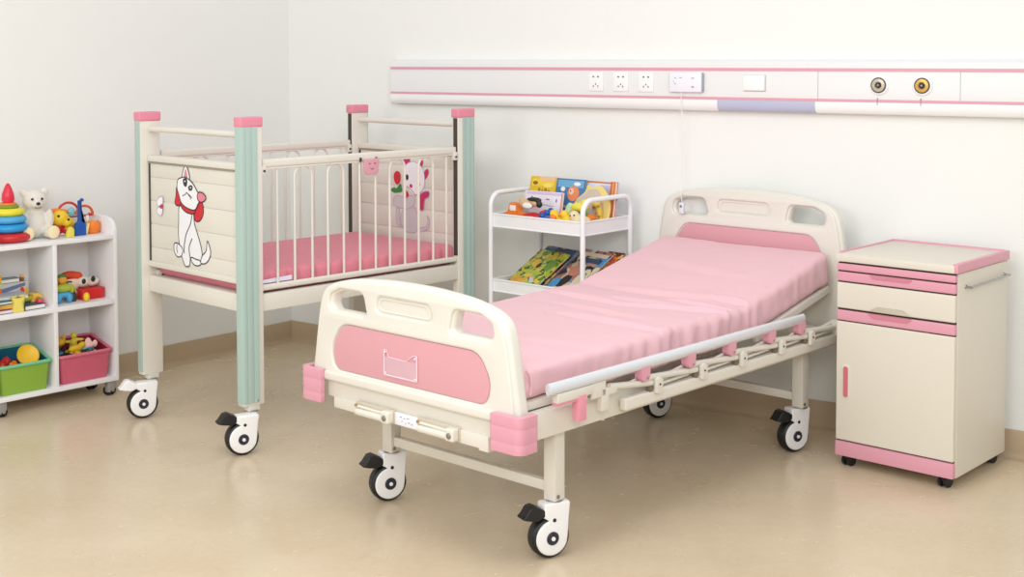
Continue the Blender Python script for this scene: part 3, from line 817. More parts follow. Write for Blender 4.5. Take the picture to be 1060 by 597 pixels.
for v, ring in ((-3.115, mat('ring_tan', (196, 184, 164), .3, metal=.3)), (-3.280, mat('ring_gold', (216, 172, 90), .3, metal=.4))):
    g = G(); c = (-.050, PP(v), 1.360-ZB)
    g.lathe([(.038, 0), (.038, .004), (.034, .008), (.030, .009)], c, (-1, 0, 0), 32); o = g.build('gas_outlet', WPLAS, panel)
    g = G(); g.lathe([(.030, .008), (.030, .0100), (.025, .0100)], c, (-1, 0, 0), 32); g.build('dark_ring', mat('ring_slate', (60, 66, 74), .4), o)
    g = G(); g.lathe([(.0255, .009), (.0245, .013), (.014, .0145), (.012, .011)], c, (-1, 0, 0), 28); g.build('inner_ring', ring, o)
    g = G(); g.lathe([(.012, .010), (.011, .0125), (0, .0130)], c, (-1, 0, 0), 20, mi=0)
    g.lathe([(.005, .013), (.004, .017), (0, .0175)], c, (-1, 0, 0), 12, mi=1); g.build('probe_hole', [BLACK, STEEL], o)
    g = G(); g.box(-.0545, -.052, PP(v)+.004, PP(v)+.007, 1.283-ZB, 1.312-ZB, 0); g.build('marker', mat('marker_grey', (170, 150, 158), .5), o)

# nurse call unit + hanging handset
cu = thing('nurse_call_unit', 'white rectangular call unit mounted on the wall panel between sockets and blank plate', 'call unit', WF.at(-.0535, -2.3045, 1.323), WF.rz)
g = G(); g.box(-.016, 0, -.074, .074, 0, .082, .004); g.build('case', mat('case_white', (236, 236, 244), .3), cu)
g = G(); g.box(-.010, .0, -.0785, -.0742, .002, .080, .001); g.box(-.010, .0, .0742, .0765, .002, .080, .001); g.build('grey_edge', mat('edge_blue_grey', (158, 166, 180), .4), cu)
g = G()
for y, z, a, b in ((.045, .058, .010, .002), (.02, .060, .012, .002), (-.035, .058, .012, .003), (.045, .035, .004, .004), (-.035, .022, .010, .005), (.052, .045, .003, .003)):
    g.box(-.0168, -.0155, y-a/2, y+a/2, z-b/2, z+b/2, 0)
g.build('buttons', mat('button_grey', (120, 122, 134), .4), cu)
hs = thing('call_handset', 'small white call handset hanging on a thin cord at the headboard hand hole', 'handset', BF.at(1.62, .696, .818), BF.rz)
IM = hs_inv = (Matrix.Translation(BF.at(1.62, .696, .818)) @ Matrix.Rotation(BF.rz, 4, 'Z')).inverted()
p_up = IM @ Vector(WF.at(-.062, -2.286, 1.324)); p_mid = IM @ Vector(WF.at(-.030, -2.281, .99))
g = G(); g.tube(catmull([tuple(p_up), tuple(p_up+Vector((-.004, 0, -.02))), tuple(p_up*.5+p_mid*.5), tuple(p_mid), (-.010, .002, .110), (-.012, .002, .075), (-.006, .001, .050)], 6, False), .0018, 8)
g.build('cord', WPLAS, hs)
g = G(); g.box(-.016, .000, -.012, .012, .0, .048, .006, seg=3); g.build('handset_body', mat('handset_white', (226, 226, 234), .3), hs)
g = G(); g.lathe([(.006, 0), (.005, .002), (0, .0025)], (-.016, 0, .032), (-1, 0, 0), 12); g.build('button', mat('button_grey', (120, 122, 134), .4), hs)

# ================================================================= TROLLEY
TW, TD = .507, .323
tro = thing('utility_trolley', 'white metal utility trolley with tube handles between crib and bed', 'trolley', TF.at(0, 0), TF.rz)
R_ = .0108
for y in (0, TW):
    pts = [(0, y, .075)] + [(.055-.055*math.cos(t), y, .828+.055*math.sin(t)) for t in [PI/2*k/8 for k in range(9)]]
    pts += [(TD-.055+.055*math.sin(t), y, .828+.055*math.cos(t)) for t in [PI/2*k/8 for k in range(9)]] + [(TD, y, .075)]
    g = G(); g.tube(pts, R_, 16, up=(0, 1, 0)); g.build('side_frame', WHITE, tro)
def tray(z0, z1):
    g = G(); t = .0025; a0, a1, b0, b1 = .004, TD-.004, .006, TW-.006
    g.box(a0, a1, b0, b1, z0, z0+.004, 0)
    for (c0, c1, e0, e1) in ((a0, a0+t, b0, b1), (a1-t, a1, b0, b1), (a0, a1, b0, b0+t), (a0, a1, b1-t, b1)): g.box(c0, c1, e0, e1, z0, z1, 0)
    g.tube([(x, y, z1) for x, y in rpoly([(a0, b0), (a1, b0), (a1, b1), (a0, b1)], .006)], .0042, 8, closed=True)
    g.tube([(x, y, z0+.004) for x, y in rpoly([(a0, b0), (a1, b0), (a1, b1), (a0, b1)], .006)], .0035, 8, closed=True)
    g.build('tray', WHITE, tro)
tray(.735, .793); tray(.455, .509); tray(.16, .215)
for x in (0, TD):
    for y in (0, TW):
        g = G(); g.lathe([(.008, -.009), (.026, -.008), (.0275, 0), (.026, .008), (.008, .009)], (x, y, .0275), (.5, 1, 0), 20, mi=0)
        g.box(x-.012, x+.012, y-.014, y+.014, .045, .080, .005, 1); g.build('caster', [MGREY, WPLAS], tro)

# ---- books
def book(name, label, F, u, v, z, wdt, hgt, th, lean, yaw, cover, art=None, roll=0., pages=(244, 240, 228), group=None, cat='book'):
    """stands on its lower edge; cover faces -u (towards the front). lean: degrees back from upright"""
    o = thing(name, label, cat, F.at(u, v, z), F.rz+math.radians(yaw), group)
    M = Matrix.Rotation(math.radians(lean), 4, 'Y') @ Matrix.Rotation(math.radians(roll), 4, 'X')
    g = G(); g.box(.0015, th-.0015, -wdt/2+.003, wdt/2-.002, .003, hgt-.003, 0, M=M); g.build('pages', mat('paper_%d' % pages[2], pages, .8), o)
    g = G(); g.box(0, .0018, -wdt/2, wdt/2, 0, hgt, .0004, M=M); g.box(th-.0018, th, -wdt/2, wdt/2, 0, hgt, .0004, M=M); g.box(0, th, wdt/2-.002, wdt/2, 0, hgt, .0004, M=M)
    c = g.build('cover', cover, o)
    if art:
        sh = []; mats = []; 
        for (rgb, pts) in art:
            mm = mat('ink_%02x%02x%02x' % rgb, rgb, .45)
            if mm not in mats: mats.append(mm)
            lp = [(wdt/2-a*wdt, b*hgt) for a, b in pts]
            sh.append((mats.index(mm), lp, None))
        decal('cover_art', sh, mats, c, M @ YZat(-.0003) @ Matrix.Diagonal((1, 1, -1, 1)), 0)
    return o
def ell(cx, cy, rx, ry, n=18, rot=0):
    return [(cx+rx*math.cos(t)*math.cos(rot)-ry*math.sin(t)*math.sin(rot), cy+rx*math.cos(t)*math.sin(rot)+ry*math.sin(t)*math.cos(rot)) for t in [2*PI*k/n for k in range(n)]]
def rect(x0, x1, y0, y1): return [(x0, y0), (x1, y0), (x1, y1), (x0, y1)]
YB = mat('book_yellow', (226, 186, 40), .4); BB = mat('book_blue', (70, 118, 172), .4); WB = mat('book_white', (232, 228, 238), .4)
OB = mat('book_orange', (208, 112, 60), .45); LB = mat('book_lilac', (214, 210, 232), .4)
tz = .7415
book('picture_book', 'yellow picture book at the left back of the trolley top tray', TF, .175, .392, tz, .140, .210, .010, 14, 4, YB,
     [((236, 206, 70), rect(.08, .92, .80, .95)), ((150, 100, 30), ell(.2, .86, .1, .04)), ((240, 190, 150), rect(.35, .95, .92, .99)), ((150, 116, 40), ell(.38, .70, .05, .06)), ((130, 96, 40), ell(.50, .66, .03, .08)), ((160, 120, 50), ell(.62, .72, .06, .04)), ((245, 220, 110), ell(.7, .82, .18, .05)), ((170, 120, 40), ell(.75, .68, .05, .05))])
book('picture_book', 'blue picture book with an orange figure on the trolley top tray', TF, .178, .238, tz, .155, .208, .010, 13, 2, BB,
     [((110, 170, 210), rect(.05, .95, .82, .97)), ((240, 240, 245), ell(.72, .90, .12, .04)), ((232, 140, 90), ell(.62, .70, .2, .16)), ((245, 200, 170), ell(.55, .74, .08, .07)), ((60, 40, 40), ell(.52, .75, .02, .02)), ((200, 60, 90), [(.70, .55), (.86, .50), (.80, .10), (.66, .12)]), ((220, 160, 140), rect(.1, .6, .40, .44)), ((240, 238, 220), ell(.25, .78, .08, .05)), ((44, 84, 140), rect(.15, .55, .12, .36))])
book('picture_book', 'tall pale picture book with orange edge at the right of the trolley top tray', TF, .222, .118, tz, .205, .200, .014, 10, 0, LB,
     [((214, 120, 70), rect(0, 1, .965, 1.0)), ((214, 120, 70), rect(.95, 1, 0, .97)), ((222, 232, 244), rect(.02, .93, .03, .955)), ((206, 196, 228), rect(.55, .90, .1, .93)), ((70, 150, 160), ell(.66, .72, .10, .10)), ((222, 232, 244), ell(.64, .74, .055, .06)), ((110, 180, 90), ell(.80, .52, .07, .10)), ((240, 200, 90), ell(.62, .60, .10, .20, rot=.5)), ((240, 240, 250), rect(.12, .30, .15, .80))])
book('board_book', 'orange spined board book at the right end of the trolley top tray', TF, .205, .024, tz, .024, .205, .020, 9, 0, OB,
     [((232, 150, 84), rect(.3, .7, .02, .98)), ((180, 84, 50), rect(.05, .2, .02, .98))], pages=(238, 226, 214))
book('picture_book', 'white picture book with small drawings leaning in front of the yellow book', TF, .118, .330, tz, .205, .152, .010, 12, 3, WB,
     [((216, 196, 226), rect(.05, .97, .90, .98)), ((208, 226, 240), [(0, 0), (.14, 0), (.2, .35), (.08, .6), (0, .5)]), ((110, 110, 150), ell(.2, .80, .02, .05)), ((110, 110, 150), ell(.36, .78, .03, .03)), ((150, 120, 160), ell(.62, .78, .06, .02)), ((150, 120, 160), ell(.85, .76, .02, .05)), ((120, 120, 170), ell(.84, .42, .02, .05)), ((160, 170, 210), ell(.45, .62, .2, .015)), ((190, 170, 210), ell(.7, .60, .1, .012)), ((240, 150, 120), rect(.965, 1.0, .02, .98))], roll=0)
JU = mottled('jungle_print', [(84, 132, 44), (170, 190, 50), (214, 170, 44), (50, 74, 30), (120, 168, 54), (232, 192, 60), (206, 204, 110)], 48)
MI = mottled('character_print', [(50, 60, 80), (200, 150, 130), (226, 210, 180), (90, 150, 200), (40, 36, 40), (210, 190, 160), (180, 120, 110)], 26)
RE = mottled('red_print', [(150, 50, 40), (214, 130, 50), (90, 40, 34), (190, 80, 60), (60, 50, 40), (220, 180, 100)], 40)
DBL = mottled('dusk_print', [(60, 80, 130), (200, 60, 40), (90, 110, 150), (210, 160, 60), (40, 60, 90)], 30)
lz = .470
book('picture_book', 'blue topped picture book lying highest behind the green jungle book', TF, .070, .395, lz+.004, .215, .280, .008, 57, -12, DBL)
book('picture_book', 'green and yellow jungle picture book on the lower trolley tray', TF, .040, .392, lz+.010, .205, .25, .008, 57, -12, JU,
     [((222, 160, 40), ell(.22, .13, .14, .14)), ((228, 170, 60), ell(.36, .12, .1, .12)), ((232, 190, 60), ell(.30, .66, .12, .1)), ((50, 40, 20), ell(.45, .60, .06, .07)), ((176, 196, 60), ell(.45, .42, .35, .05)), ((212, 206, 226), [(.55, .28), (.62, .32), (.80, .2), (.7, .16)]), ((160, 200, 60), ell(.62, .12, .07, .1)), ((110, 150, 60), ell(.78, .66, .14, .14))])
book('picture_book', 'picture book with blue and peach figures in the middle of the lower tray', TF, .042, .180, lz+.008, .190, .29, .008, 57, -12, MI,
     [((80, 156, 214), ell(.14, .16, .13, .17)), ((40, 40, 44), ell(.38, .30, .14, .13)), ((210, 140, 120), ell(.40, .52, .2, .12)), ((60, 80, 110), rect(.15, .9, .72, .82)), ((226, 206, 180), rect(.1, .95, .86, .94)), ((232, 216, 184), ell(.78, .38, .17, .22)), ((40, 30, 30), ell(.80, .48, .03, .03)), ((220, 200, 140), ell(.30, .08, .12, .06))])
book('picture_book', 'dark red picture book at the right end of the lower tray', TF, .050, .056, lz+.006, .090, .29, .008, 56, -3, RE)

# ---- toys on the trolley top tray (front row)
def toy(name, label, F, u, v, z, cat='toy', rz=0., group=None): return thing(name, label, cat, F.at(u, v, z), F.rz+rz, group)
RED = mat('toy_red', (204, 36, 40), .35); YEL = mat('toy_yellow', (240, 200, 40), .4); BLU = mat('toy_blue', (28, 84, 168), .35); ORG = mat('toy_orange', (240, 128, 40), .4)
GRN = mat('toy_green', (70, 160, 70), .4); LIM = mat('toy_lime', (176, 190, 60), .45); SKY = mat('toy_sky', (80, 168, 220), .4); TAN = mat('toy_tan', (216, 180, 140), .5)
MINT = mat('toy_mint', (190, 226, 190), .4); WTE = mat('toy_white', (240, 238, 232), .5); BRN = mat('toy_brown', (130, 84, 50), .5); BLK = mat('toy_black', (30, 28, 28), .45); TEAL = mat('toy_teal', (30, 120, 130), .4); PRP = mat('toy_purple', (110, 50, 140), .4)
tz = .7395
# wooden car
t = toy('toy_car', 'small orange toy car with dark wheels at the left front of the tray', TF, 0.062, 0.415, tz); t.scale = (1.3,)*3
g = G(); g.prism(rpoly([(-.038, .018), (-.038, .045), (-.020, .050), (-.010, .078), (.016, .080), (.024, .052), (.038, .046), (.038, .018)], .006), 0, .034, Matrix.Translation((.017, 0, 0)) @ Matrix(((0, 0, -1, 0), (1, 0, 0, 0), (0, 1, 0, 0), (0, 0, 0, 1))), .003); g.build('body', ORG, t)
for y in (-.025, .025):
    for x in (-.021, .021):
        g = G(); g.lathe([(.006, -.005), (.020, -.004), (.020, .004), (.006, .005)], (x, y, .020), (1, 0, 0), 18); g.build('wheel', BLK, t)
g = G(); g.box(-.0185, .0185, -.012, .014, .054, .072, .002); g.build('window', WTE, t)
# wooden bird
t = toy('wooden_bird', 'tan and black wooden bird lying on top of the red toy', TF, 0.052, 0.325, tz+.072); t.scale = (1.25,)*3
g = G(); g.addmesh(blob([((0, .015, .026), (.018, .034, .018)), ((0, -.022, .032), (.014, .020, .014)), ((0, .040, .038), (.010, .014, .008))], .003)); g.build('body', TAN, t)
g = G(); g.addmesh(blob([((-.004, -.020, .043), (.014, .032, .008)), ((-.006, -.044, .028), (.010, .012, .012))], .003)); g.build('dark_cap', BLK, t)
g = G(); g.ball((-.018, .0, .022), (.004, .022, .010)); g.build('wing', WTE, t)
t = toy('toy_aeroplane', 'red and white little toy below the wooden bird on the trolley', TF, 0.055, 0.308, tz); t.scale = (1.6,)*3
g = G(); g.addmesh(blob([((0, 0, .026), (.018, .040, .018)), ((0, -.032, .036), (.012, .014, .016)), ((0, .03, .018), (.014, .02, .012))], .003)); g.build('body', RED, t)
g = G(); g.prism(rpoly([(-.03, -.008), (.03, -.008), (.036, .010), (-.036, .010)], .006), .028, .034, Matrix.Identity(4), .001); g.build('wing', WTE, t)
g = G(); g.lathe([(.012, -.004), (.015, 0), (.012, .004)], (-.016, .026, .015), (1, 0, 0), 16); g.lathe([(.012, -.004), (.015, 0), (.012, .004)], (.016, .026, .015), (1, 0, 0), 16); g.build('wheels', BLK, t)
t = toy('toy_ball', 'blue knobbly ball at the front of the trolley tray', TF, 0.066, 0.237, tz); t.scale = (1.45,)*3
g = G(); g.ball((0, 0, .034), .024)
for k in range(14):
    a = k*2.4; z = -1+2*(k+.5)/14; r = math.sqrt(1-z*z); g.ball((.022*r*math.cos(a), .022*r*math.sin(a), .034+.022*z), .010, seg=10)
g.box(-.015, .015, -.022, .022, 0, .018, .006); g.build('ball', BLU, t)
t = toy('toy_chick', 'yellow chick with an orange middle beside the blue ball', TF, 0.05, 0.18, tz); t.scale = (1.3,)*3
g = G(); g.addmesh(blob([((0, 0, .030), (.022, .024, .030)), ((-.003, .008, .058), (.014, .015, .013)), ((0, -.02, .036), (.01, .012, .014))], .003)); g.build('body', YEL, t)
g = G(); g.ball((-.020, -.002, .046), (.008, .014, .010)); g.build('beak', ORG, t)
t = toy('toy_duck', 'yellow bath duck between the chick and the green leaf toy', TF, 0.052, 0.122, tz); t.scale = (1.2,)*3
g = G(); g.addmesh(blob([((0, 0, .030), (.024, .027, .031)), ((-.004, .010, .062), (.016, .017, .016)), ((0, -.024, .04), (.01, .014, .012))], .003)); g.build('body', YEL, t)
g = G(); g.ball((-.017, .02, .060), (.006, .010, .004)); g.build('beak', ORG, t)
for y in (.004, .018):
    pass
t = toy('leaf_toy', 'mint and green leaf shaped toy standing beside the duck', TF, 0.105, 0.145, tz); t.scale = (1,)*3
g = G(); g.board([catmull([(0, 0), (.032, .030), (.030, .085), (.008, .118), (-.016, .095), (-.022, .040)], 6)], .016, .005, YZat(-.008)); g.build('pale_leaf', MINT, t)
g = G(); g.tube(catmull([(-.014, -.018, .100), (-.014, -.020, .070), (-.014, -.034, .035), (-.014, -.052, .004)], 6, False), [.005]*6+[.008]*7+[.009]*6, 10); g.build('green_stem', GRN, t)
t = toy('plush_frog', 'yellow and green plush behind the near trolley post', TF, 0.1, 0.088, tz); t.scale = (1.15,)*3
g = G(); g.addmesh(blob([((0, 0, .040), (.026, .036, .040)), ((0, .024, .022), (.022, .02, .022)), ((0, -.028, .026), (.02, .018, .024))], .004)); g.build('body', GRN, t)
g = G(); g.addmesh(blob([((-.006, .0, .092), (.024, .038, .018)), ((-.004, -.020, .108), (.016, .016, .014)), ((-.004, .022, .080), (.018, .02, .014))], .004)); g.build('head', mat('toy_butter', (228, 214, 80), .5), t)
t = toy('plush_lamb', 'cream plush lamb at the front corner of the trolley tray', TF, 0.058, 0.062, tz); t.scale = (1.25,)*3
g = G(); g.addmesh(blob([((0, 0, .032), (.024, .034, .030)), ((-.006, .018, .058), (.018, .018, .018)), ((0, -.024, .040), (.018, .018, .020))], .004)); g.build('body', mat('plush_cream', (232, 216, 176), .9), t)
g = G(); g.ball((-.022, .022, .060), .003); g.ball((-.020, .008, .062), .003); g.build('eyes', BLK, t)
t = toy('lion_plaque', 'round taupe lion face toy with yellow mane propped against the pale book', TF, .172, .100, tz)
MM = Matrix.Rotation(math.radians(12), 4, 'Y')
g = G(); g.board([catmull([(.098, .0), (.108, .06), (.092, .120), (.050, .160), (.040, .190), (.010, .182), (-.030, .190), (-.068, .160), (-.092, .110), (-.090, .05), (-.07, .0)], 6)], .010, .003, MM @ YZat(-.004)); g.build('mane', mat('mane_yellow', (234, 212, 130), .5), t)
g = G(); g.board([catmull([(.092, .012), (.100, .06), (.085, .116), (.045, .152), (.020, .172), (-.020, .172), (-.048, .140), (-.060, .100), (-.055, .05), (-.03, .01)], 6)], .006, .002, MM @ YZat(-.0075)); g.build('face', mat('face_taupe', (206, 190, 176), .5), t)
g = G()
g.ball((-.010, -.012, .096), (.002, .006, .006), M=MM); g.tube(catmull([(-.009, .072, .060), (-.009, .045, .074), (-.009, .015, .066)], 5, False), .0016, 6, M=MM); g.build('features', BRN, t)
t = toy('stacking_cup', 'orange and peach cup toy just right of the near trolley post', TF, 0.115, 0.052, tz); t.scale = (1.1,)*3
g = G(); g.lathe([(.0, 0), (.024, 0), (.030, .035), (.032, .052), (.028, .052), (.024, .02), (0, .02)], (0, 0, 0), seg=24); g.build('cup', mat('toy_peach', (226, 170, 130), .5), t)
g = G(); g.ball((0, 0, .052), (.022, .022, .018)); g.build('ball', ORG, t)
t = toy('toy_giraffe', 'yellow spotted giraffe standing under the right trolley handle', TF, 0.165, 0.048, tz); t.scale = (1.1,)*3
g = G(); g.addmesh(blob([((0, 0, .030), (.018, .024, .030)), ((0, -.004, .070), (.011, .012, .036)), ((-.006, .006, .104), (.013, .020, .012)), ((0, -.012, .118), (.004, .004, .008)), ((0, .004, .120), (.004, .004, .008))], .003)); g.build('body', mat('giraffe_yellow', (232, 200, 84), .5), t)
g = G()
for k in range(7): g.ball((-.016+.002*(k % 2), -.012+.012*(k % 3), .02+.013*k), (.004, .005, .005), seg=10)
g.build('spots', mat('spot_brown', (190, 120, 60), .5), t)

# ================================================================= TOY SHELF
SD, SL = .231, .566
shf = thing('toy_shelf', 'white open cube shelf on small casters against the left wall', 'shelf', SF.at(0, 0), SF.rz)
th = .017
SW = mat('shelf_white', (240, 239, 240), .4)
def side(x0, name):
    lp = [(0, .066), (SD, .066), (SD, .775), (SD-.06, .782), (.085, .779), (.040, .772), (.014, .752), (0, .722)]
    g = G(); g.prism([(a, b) for a, b in lp], 0, th, Matrix(((0, 0, 1, x0), (1, 0, 0, 0), (0, 1, 0, 0), (0, 0, 0, 1))), .003); g.build(name, SW, shf)
side(-th, 'side_panel'); side(-SL, 'side_panel')
g = G(); g.box(-.298, -.279, .002, SD-.012, .084, .700, .002); g.build('divider', SW, shf)
for z0, z1, nm in ((.066, .086, 'bottom_board'), (.403, .424, 'shelf_board'), (.686, .704, 'top_board')):
    g = G(); g.box(-SL+th, -th, .001, SD-.002, z0, z1, .002); g.build(nm, SW, shf)
g = G(); g.box(-SL+th, -th, SD-.012, SD, .086, .690, 0); g.build('back_panel', SW, shf)
for (x, y) in ((-.028, .035), (-SL+.045, .035), (-.028, .19), (-SL+.045, .19)):
    g = G()
    for s in (-.009, .009): g.lathe([(.008, -.006), (.0205, -.005), (.0215, 0), (.0205, .005), (.008, .006)], (x+s, y, .0215), (1, .5, 0), 20, mi=0)
    g.box(x-.020, x+.020, y-.020, y+.010, .014, .068, .009, 1); g.build('caster', [BLACK, MGREY], shf)
tz = .705
# stacking rings
t = toy('stacking_rings', 'tower of red, blue and yellow stacking rings with a red top cone', SF, -.425, .130, tz)
def torus(c, R, r, m, nm, par, rz=1.):
    g = G(); g.lathe([(R-r, -r*.55*rz), (R-r*.5, -r*rz), (R+r*.4, -r*.95*rz), (R+r*.9, -r*.45*rz), (R+r, 0), (R+r*.9, r*.45*rz), (R+r*.4, r*.95*rz), (R-r*.5, r*rz), (R-r, r*.55*rz)], c, seg=36); return g.build(nm, m, par)
torus((0, 0, .020), .066, .024, RED, 'ring', t, .80); torus((0, 0, .058), .058, .021, mat('toy_azure', (40, 150, 214), .35), 'ring', t, .85)
torus((0, 0, .093), .052, .020, SKY, 'ring', t, .8); torus((0, 0, .124), .046, .020, mat('ring_yellow', (232, 220, 50), .35), 'ring', t, .8)
torus((0, 0, .146), .030, .014, mat('ring_olive', (120, 150, 60), .4), 'ring', t, .6); torus((0, 0, .156), .026, .010, ORG, 'ring', t, .6)
g = G(); g.lathe([(0, .155), (.020, .158), (.026, .175), (.024, .198), (.015, .224), (.007, .240), (0, .244)], seg=24); g.build('top_cone', mat('cone_red', (222, 44, 70), .35), t)
g = G(); g.lathe([(.012, 0), (.010, .16)], seg=12); g.build('pole', YEL, t)
# teddy bear
t = toy('teddy_bear', 'off white sitting teddy bear behind the stacking rings', SF, -.300, .150, tz, 'teddy bear', rz=math.radians(76))
F_ = mat('bear_fur', (230, 225, 214), .95, spec=.1, bump=.8, bscale=420, sheen=.3)
g = G(); g.addmesh(blob([((0, 0, .060), (.050, .054, .062)), ((-.004, 0, .100), (.038, .040, .045)), ((-.010, 0, .160), (.046, .050, .046)), ((-.044, 0, .148), (.026, .026, .020)),
    ((.0, .044, .196), (.012, .018, .018)), ((.0, -.044, .196), (.012, .018, .018)),
    ((-.020, .056, .086), (.018, .018, .040)), ((-.024, -.056, .080), (.018, .018, .044)),
    ((-.050, .042, .026), (.044, .024, .024)), ((-.046, -.048, .026), (.040, .024, .024))], .0045, 6)); g.build('body', F_, t)
for y in (.046, -.056):
    g = G(); g.ball((-.088, y, .030), (.010, .026, .028)); g.build('foot_pad', mat('pad_cream', (236, 220, 180), .9), t)
for y in (.020, -.020):
    g = G(); g.ball((-.054, y, .170), .0055, seg=12); g.build('eye', BLK, t)
g = G(); g.ball((-.071, 0, .152), (.006, .009, .007), seg=12); g.build('nose', BLK, t)
g = G(); g.tube(catmull([(-.066, .014, .138), (-.070, .004, .133), (-.070, -.004, .133), (-.066, -.014, .138)], 4, False), .0018, 6); g.build('mouth', mat('mouth_red', (170, 90, 70), .7), t)
# yellow lion
t = toy('plush_lion', 'yellow plush with orange hair and red body leaning beside the teddy bear', SF, -.190, .150, tz, rz=math.radians(80))
g = G(); g.addmesh(blob([((0, 0.010, .030), (.026, .030, .032)), ((0, -.03, .022), (.02, .02, .022))], .004)); g.build('red_body', RED, t)
g = G(); g.addmesh(blob([((-.012, .0, .076), (.032, .040, .034)), ((-.022, -.030, .058), (.022, .024, .022)), ((-.020, -.052, .048), (.016, .02, .014)), ((-.01, -.04, .030), (.016, .018, .026))], .004)); g.build('head', YEL, t)
g = G(); g.addmesh(blob([((.002, .010, .108), (.020, .032, .010)), ((.004, -.02, .100), (.018, .024, .012)), ((.004, .038, .092), (.012, .012, .014))], .004)); g.build('hair', ORG, t)
for y, z in ((.014, .088), (-.028, .070)):
    g = G(); g.ball((-.042, y, z), (.004, .006, .006), seg=12); g.build('eye', BLK, t)
g = G(); g.ball((-.030, -.062, .014), (.018, .020, .016)); g.build('dark_foot', BLK, t)
# blue paddle stand + wire bead frame
t = toy('toy_spade', 'upright blue toy spade standing in front of the red hoops', SF, -.128, .075, tz, 'toy spade')
g = G(); g.prism(rpoly([(.026, 0), (.024, .052), (.010, .060), (.007, .062), (.006, .150), (-.006, .150), (-.007, .062), (-.010, .060), (-.024, .052), (-.026, 0)], .003), 0, .018, Matrix(((0, 0, 1, 0), (1, 0, 0, 0), (0, 1, 0, 0), (0, 0, 0, 1))) , .003)
b_ = g.build('blade', BLU, t); b_.rotation_euler = (0, 0, math.radians(90))
b_.location = (0, 0, 0)
g = G(); g.ball((0, -.009, .154), (.010, .006, .008)); g.build('handle_knob', BLU, t)
t = toy('bead_maze', 'red hooped bead maze with a purple crossbar behind the blue spade', SF, -.120, .150, tz, 'bead maze')
HP = mat('hoop_red', (200, 60, 50), .35); HP2 = mat('hoop_orange', (222, 90, 50), .35)
g = G(); g.box(-.075, .070, -.012, .012, .0, .014, .004); g.box(-.070, -.056, -.008, .008, .01, .082, .003); g.box(.056, .068, -.008, .008, .01, .076, .003); g.build('base', WTE, t)
g = G(); g.tube(arc((-.026, .088), .050, 185, 15, 18), .0055, 10, up=(0, 1, 0)); g.build('hoop', HP, t)
g = G(); g.tube(arc((.050, .078), .040, 175, -10, 18), .0055, 10, up=(0, 1, 0)); g.build('hoop', HP2, t)
g = G(); g.tube([(-.072, 0, .074), (.078, 0, .076)], .0045, 10); g.build('crossbar', mat('bar_plum', (150, 90, 110), .4), t)
g = G(); g.ball((-.010, .004, .094), (.018, .010, .022)); g.build('bead', mat('bead_aqua', (130, 200, 214), .25), t)
g = G(); g.ball((.076, 0, .078), .008); g.build('end_bead', RED, t)
t = toy('toy_block', 'yellow and white toy block just left of the blue spade', SF, -.188, .060, tz, 'toy block', rz=.2); t.scale = (.8,)*3
g = G(); g.prism([(-.024, 0), (.020, 0), (.022, .040), (.004, .056), (-.016, .030)], 0, .024, XZat(.012), .003); g.build('block', mat('block_lemon', (232, 218, 96), .4), t)
t = toy('toy_pot', 'orange pot shaped toy at the right end of the shelf top', SF, -.050, .120, tz, 'toy pot')
g = G(); g.lathe([(0, 0), (.026, 0), (.032, .012), (.034, .042), (.030, .050), (.026, .050), (.024, .03), (0, .03)], (0, 0, 0), seg=24); g.build('pot', ORG, t)
g = G(); g.ball((0, 0, .044), (.022, .022, .012)); g.build('filling', mat('filling_amber', (240, 160, 60), .5), t)
t = toy('toy_tile', 'thin yellow and white tile between blue spade and orange pot', SF, -.098, .105, tz, 'toy block')
g = G(); g.box(-.006, .006, -.020, .020, 0, .050, .002, M=Matrix.Rotation(.25, 4, 'Y')); g.build('tile', mat('tile_cream', (240, 226, 150), .4), t)

# ---- middle shelf, left bay
mz = .4245
def flatbook(label, u, v, z, lu, lv, h, cover, yaw=0., pages=(240, 236, 228)):
    o = thing('picture_book', label, 'book', SF.at(u, v, z), SF.rz+math.radians(yaw))
    g = G(); g.box(-lu/2+.003, lu/2-.002, -lv/2+.003, lv/2-.003, .0015, h-.0015, 0); g.build('pages', mat('paper_%d' % pages[2], pages, .8), o)
    g = G(); g.box(-lu/2, lu/2, -lv/2, lv/2, 0, .002, 0); g.box(-lu/2, lu/2, -lv/2, lv/2, h-.002, h, 0); g.box(-lu/2, -lu/2+.002, -lv/2, lv/2, 0, h, 0); g.build('cover', cover, o)
    return o
flatbook('purple covered book at the bottom of the left shelf pile', -.480, .085, mz, .130, .130, .016, PRP, 4)
flatbook('orange covered book above the purple one in the shelf pile', -.486, .092, mz+.0165, .126, .120, .020, mat('cover_orange', (232, 140, 40), .45), -6, (236, 190, 90))
flatbook('teal covered book on top of the orange one in the shelf pile', -.482, .092, mz+.037, .128, .130, .012, TEAL, 3)
flatbook('dark blue book with white pages lying alone at the shelf front', -.372, .080, mz, .095, .110, .020, mat('cover_navy', (30, 70, 110), .4), 5)
flatbook('pale blue grey book topping the low shelf pile', -.452, .110, mz+.050, .150, .120, .014, mat('cover_pale', (190, 200, 216), .4), -12)
bx = thing('game_box', 'picture printed game box standing at the back of the left bay', 'box', SF.at(-.395, .180, mz), SF.rz+math.radians(3))
g = G(); g.box(-.078, .066, -.026, .026, .0, .100, .002); bb = g.build('carton', mat('carton_grey', (206, 204, 196), .5), bx)
g = G(); mats_ = [mat('ink_slate', (110, 120, 160), .5), mat('ink_amber', (230, 190, 90), .5), mat('ink_scarlet', (220, 70, 50), .5), mat('ink_olive', (170, 180, 60), .5)]
def AT(x, z): return (x, z)
decal('box_print', [(0, [(-.076, .056), (.05, .082), (.05, .096), (-.076, .076)], None), (1, [(-.02, .004), (.064, .004), (.064, .075), (.03, .06)], None), (2, ell(.035, .060, .010, .018), None), (3, ell(.0, .030, .035, .02), None)], mats_, bb, XZat(-.0265), 0)
